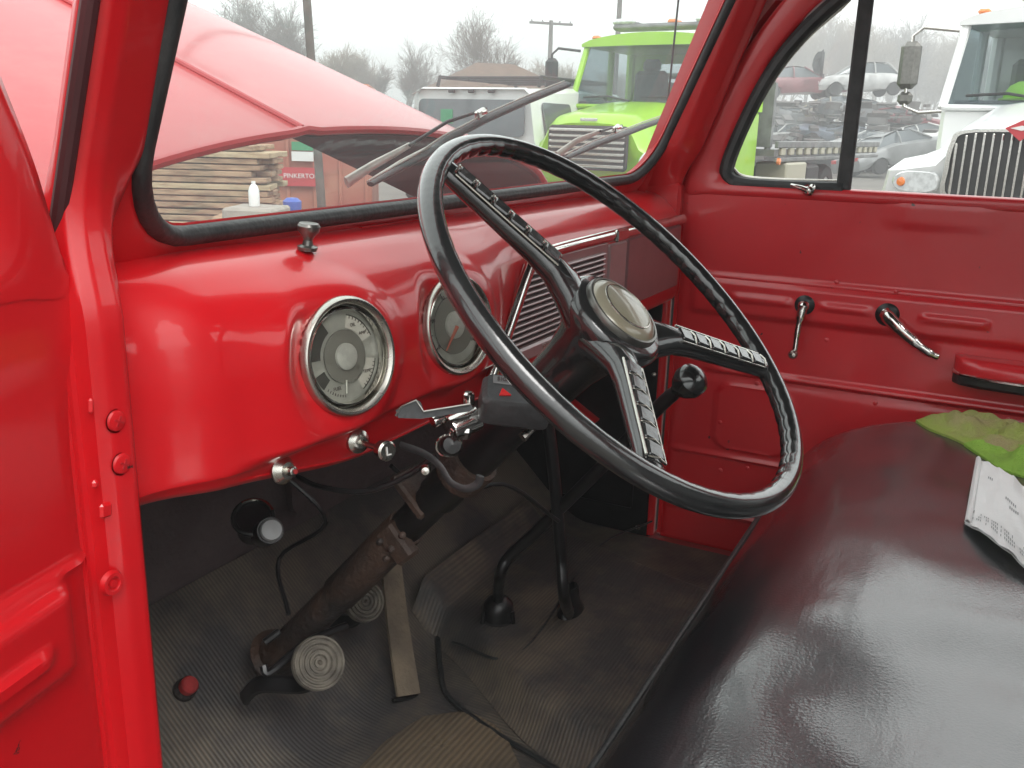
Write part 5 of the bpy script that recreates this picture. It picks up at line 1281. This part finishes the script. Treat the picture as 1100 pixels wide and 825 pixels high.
# ---- bare trees
def tree_mesh(seed, H, spread, levels, twigs, rmin=.007, fan=3, nk=4):
    fan = 2 if seed in (23, 51, 11) else 3
    r = random.Random(seed); tr = MB(); cr = MB()
    def tubes(mb, a, b, r0, r1, n):
        t = (b-a).normalized(); u = t.cross(V((.3,.2,1))).normalized(); w = t.cross(u)
        vs = [a+(u*math.cos(2*PI*k/n)+w*math.sin(2*PI*k/n))*r0 for k in range(n)]+[b+(u*math.cos(2*PI*k/n)+w*math.sin(2*PI*k/n))*r1 for k in range(n)]
        mb.add(vs, [(k, (k+1) % n, n+(k+1) % n, n+k) for k in range(n)])
    def grow(p, d_, L, rad, lv):
        mb = tr if lv <= 1 else cr; n = 6 if lv <= 1 else 3
        seg = 3; q = p
        for s_ in range(seg):
            d2 = (d_+V((r.uniform(-.16,.16), r.uniform(-.16,.16), r.uniform(-.04,.12)))).normalized()
            e = q+d2*(L/seg); ra = rad*(1-.45*s_/seg); rb = rad*(1-.45*(s_+1)/seg)
            tubes(mb, q, e, max(ra,rmin), max(rb,rmin*.9), n); q = e; d_ = d2
            if lv < levels and (s_ > 0 or lv > 0):
                for _ in range(fan if s_ == seg-1 else (1 if lv == 0 else 2)):
                    az = r.uniform(0, 2*PI); tilt = r.uniform(.35,.95)*spread
                    u = d_.cross(V((math.cos(az), math.sin(az), .2))).normalized()
                    nd_ = (d_*math.cos(tilt)+u*math.sin(tilt)).normalized(); nd_.z += .10; nd_.normalize()
                    grow(q, nd_, L*r.uniform(.55,.78), rb*.62, lv+1)
    grow(V((0,0,0)), V((0,0,1)), H*.36, H*.020, 0)
    return tr, cr
protos = []
for sd, H, sp, lv, mt_ in ((11,9,1.0,5,'bark'),(23,8,.75,5,'bark'),(37,10,1.15,5,'bark2'),(51,7,.9,5,'bark2')):
    tr, cr = tree_mesh(sd, H, sp, lv, 0)
    hgt = max(v[2] for v in cr.v)
    o1 = MB(); o1.v = [tuple(c/hgt for c in v) for v in tr.v]; o1.f = tr.f
    o2 = MB(); o2.v = [tuple(c/hgt for c in v) for v in cr.v]; o2.f = cr.f
    protos.append((o1, o2, mt_))
TREES = [ # px, depth, height, proto, label
 (528,48,7.2,0,'broad bare tree standing behind the brown house roof'),
 (403,60,6.0,1,'bare tree just right of the hood top edge'),(443,58,6.6,1,'bare tree between the hood and the white SUV'),
 (382,66,6.3,3,'small bare tree at the edge of the raised hood'),(355,60,6.2,3,'bare tree right of the leaning utility pole'),
 (315,52,8.3,1,'bare tree left of the leaning utility pole'),(285,52,8.5,0,'bare tree rising above the hood, leftmost of those in the windshield'),
 
 (570,66,6.0,2,'bushy bare tree just left of the short utility pole'),(607,62,5.9,3,'bare tree between the short pole and the lime tow truck'),(590,75,5.2,2,'low distant bare tree behind the short utility pole'),(640,70,6.2,2,'bare tree hidden behind the lime tow truck mirror'),(630,58,4.6,3,'low bare tree behind the mirror of the lime tow truck'),
]
for i, (px, dep, h, pi_, lb) in enumerate(TREES):
    o1, o2, mt_ = protos[pi_]
    if not hasattr(o1, 'me'):
        a = o1.build('trunk', M[mt_], None); b_ = o2.build('crown', M[mt_], None, smooth=False); o1.me, o2.me = a.data, b_.data
        bpy.data.objects.remove(a); bpy.data.objects.remove(b_)
def plant(px, dep, h, pi_, lb, group):
    o1, o2, mt_ = protos[pi_]
    if not hasattr(o1, 'me'):
        a = o1.build('trunk', M[mt_], None); b_ = o2.build('crown', M[mt_], None, smooth=False); o1.me, o2.me = a.data, b_.data
        bpy.data.objects.remove(a); bpy.data.objects.remove(b_)
    t = empty('bare_tree', far(px, dep), lb, 'tree', rnd.uniform(0,6), group); t.scale = (h,h,h)
    for nm_, me_ in (('trunk', o1.me), ('crown', o2.me)):
        o = bpy.data.objects.new(nm_, me_); COL.objects.link(o); o.parent = t
for (px, dep, h, pi_, lb) in TREES: plant(px, dep, h, pi_, lb, 'bare trees beyond the windshield')
for k in range(20):
    px = 775+k*17.5+rnd.uniform(-5,5); h = rnd.uniform(13.5,17.5) if px > 850 else rnd.uniform(12.5,15)
    plant(px, rnd.uniform(105,130), h, rnd.choice((2,3,2,1)), 'bare tree in the dense row behind the stacked scrap cars', 'bare trees in the row behind the scrap cars')

# ================================================================== sky, sun, camera
w = bpy.data.worlds.new('World'); scn.world = w; w.use_nodes = True; nt = w.node_tree
bg = nt.nodes['Background']; sky = nt.nodes.new('ShaderNodeTexSky'); sky.sky_type = 'NISHITA'; sky.sun_disc = False
SE, SA = math.radians(50), math.radians(215)
sky.sun_elevation = SE; sky.sun_rotation = SA; sky.air_density = 1.0; sky.dust_density = 3.0
hs_ = nt.nodes.new('ShaderNodeHueSaturation'); hs_.inputs['Saturation'].default_value = .12
nt.links.new(sky.outputs[0], hs_.inputs['Color'])
mx = nt.nodes.new('ShaderNodeMix'); mx.data_type = 'RGBA'; mx.inputs[0].default_value = .72; mx.inputs[7].default_value = (6.6,6.9,6.75,1)
nt.links.new(hs_.outputs[0], mx.inputs[6])
tcw = nt.nodes.new('ShaderNodeTexCoord'); sx = nt.nodes.new('ShaderNodeSeparateXYZ'); nt.links.new(tcw.outputs['Generated'], sx.inputs[0])
mr_ = nt.nodes.new('ShaderNodeMapRange'); mr_.inputs[1].default_value = 0; mr_.inputs[2].default_value = 1; mr_.inputs[3].default_value = 2.35; mr_.inputs[4].default_value = 2.0
nt.links.new(sx.outputs[2], mr_.inputs[0]); vm = nt.nodes.new('ShaderNodeVectorMath'); vm.operation = 'SCALE'; nt.links.new(mx.outputs[2], vm.inputs[0]); nt.links.new(mr_.outputs[0], vm.inputs['Scale'])
nt.links.new(vm.outputs[0], bg.inputs[0]); bg.inputs[1].default_value = .15
sl_ = bpy.data.lights.new('Sun', 'SUN'); sl_.energy = 1.2; sl_.angle = math.radians(25); sl_.color = (1,.98,.95)
so = bpy.data.objects.new('Sun', sl_); COL.objects.link(so)
sdir = V((math.sin(SA)*math.cos(SE), math.cos(SA)*math.cos(SE), math.sin(SE)))
so.rotation_euler = (-sdir).to_track_quat('-Z', 'Y').to_euler()

cam = bpy.data.cameras.new('Camera'); co_ = bpy.data.objects.new('Camera', cam); COL.objects.link(co_)
cam.sensor_width = 36; cam.lens = F/1100*36; cam.clip_start = .02; cam.clip_end = 1500
co_.matrix_world = Matrix(((RX.x,-RX.y,-RX.z,0),(RY.x,-RY.y,-RY.z,0),(RZ.x,-RZ.y,-RZ.z,0),(0,0,0,1)))
scn.camera = co_
scn.view_settings.view_transform = 'Standard'; scn.view_settings.look = 'None'; scn.view_settings.gamma = 1; scn.view_settings.exposure = .30
scn.view_settings.use_curve_mapping = False

# haze over the yard
hz = MB(); hz.box((100,0,8.75), (560,560,22.5)); hzo = hz.build('haze', M['red'], None, smooth=False); tag(hzo, 'pale damp haze over the yard', 'haze', kind='stuff')
hm = bpy.data.materials.new('haze_air'); hm.use_nodes = True; hn = hm.node_tree
for n in list(hn.nodes): hn.nodes.remove(n)
ho = hn.nodes.new('ShaderNodeOutputMaterial'); hv = hn.nodes.new('ShaderNodeVolumePrincipled'); hv.inputs['Color'].default_value = (.95,.96,.96,1); hv.inputs['Density'].default_value = .0078
hn.links.new(hv.outputs[0], ho.inputs['Volume']); hzo.data.materials.clear(); hzo.data.materials.append(hm)
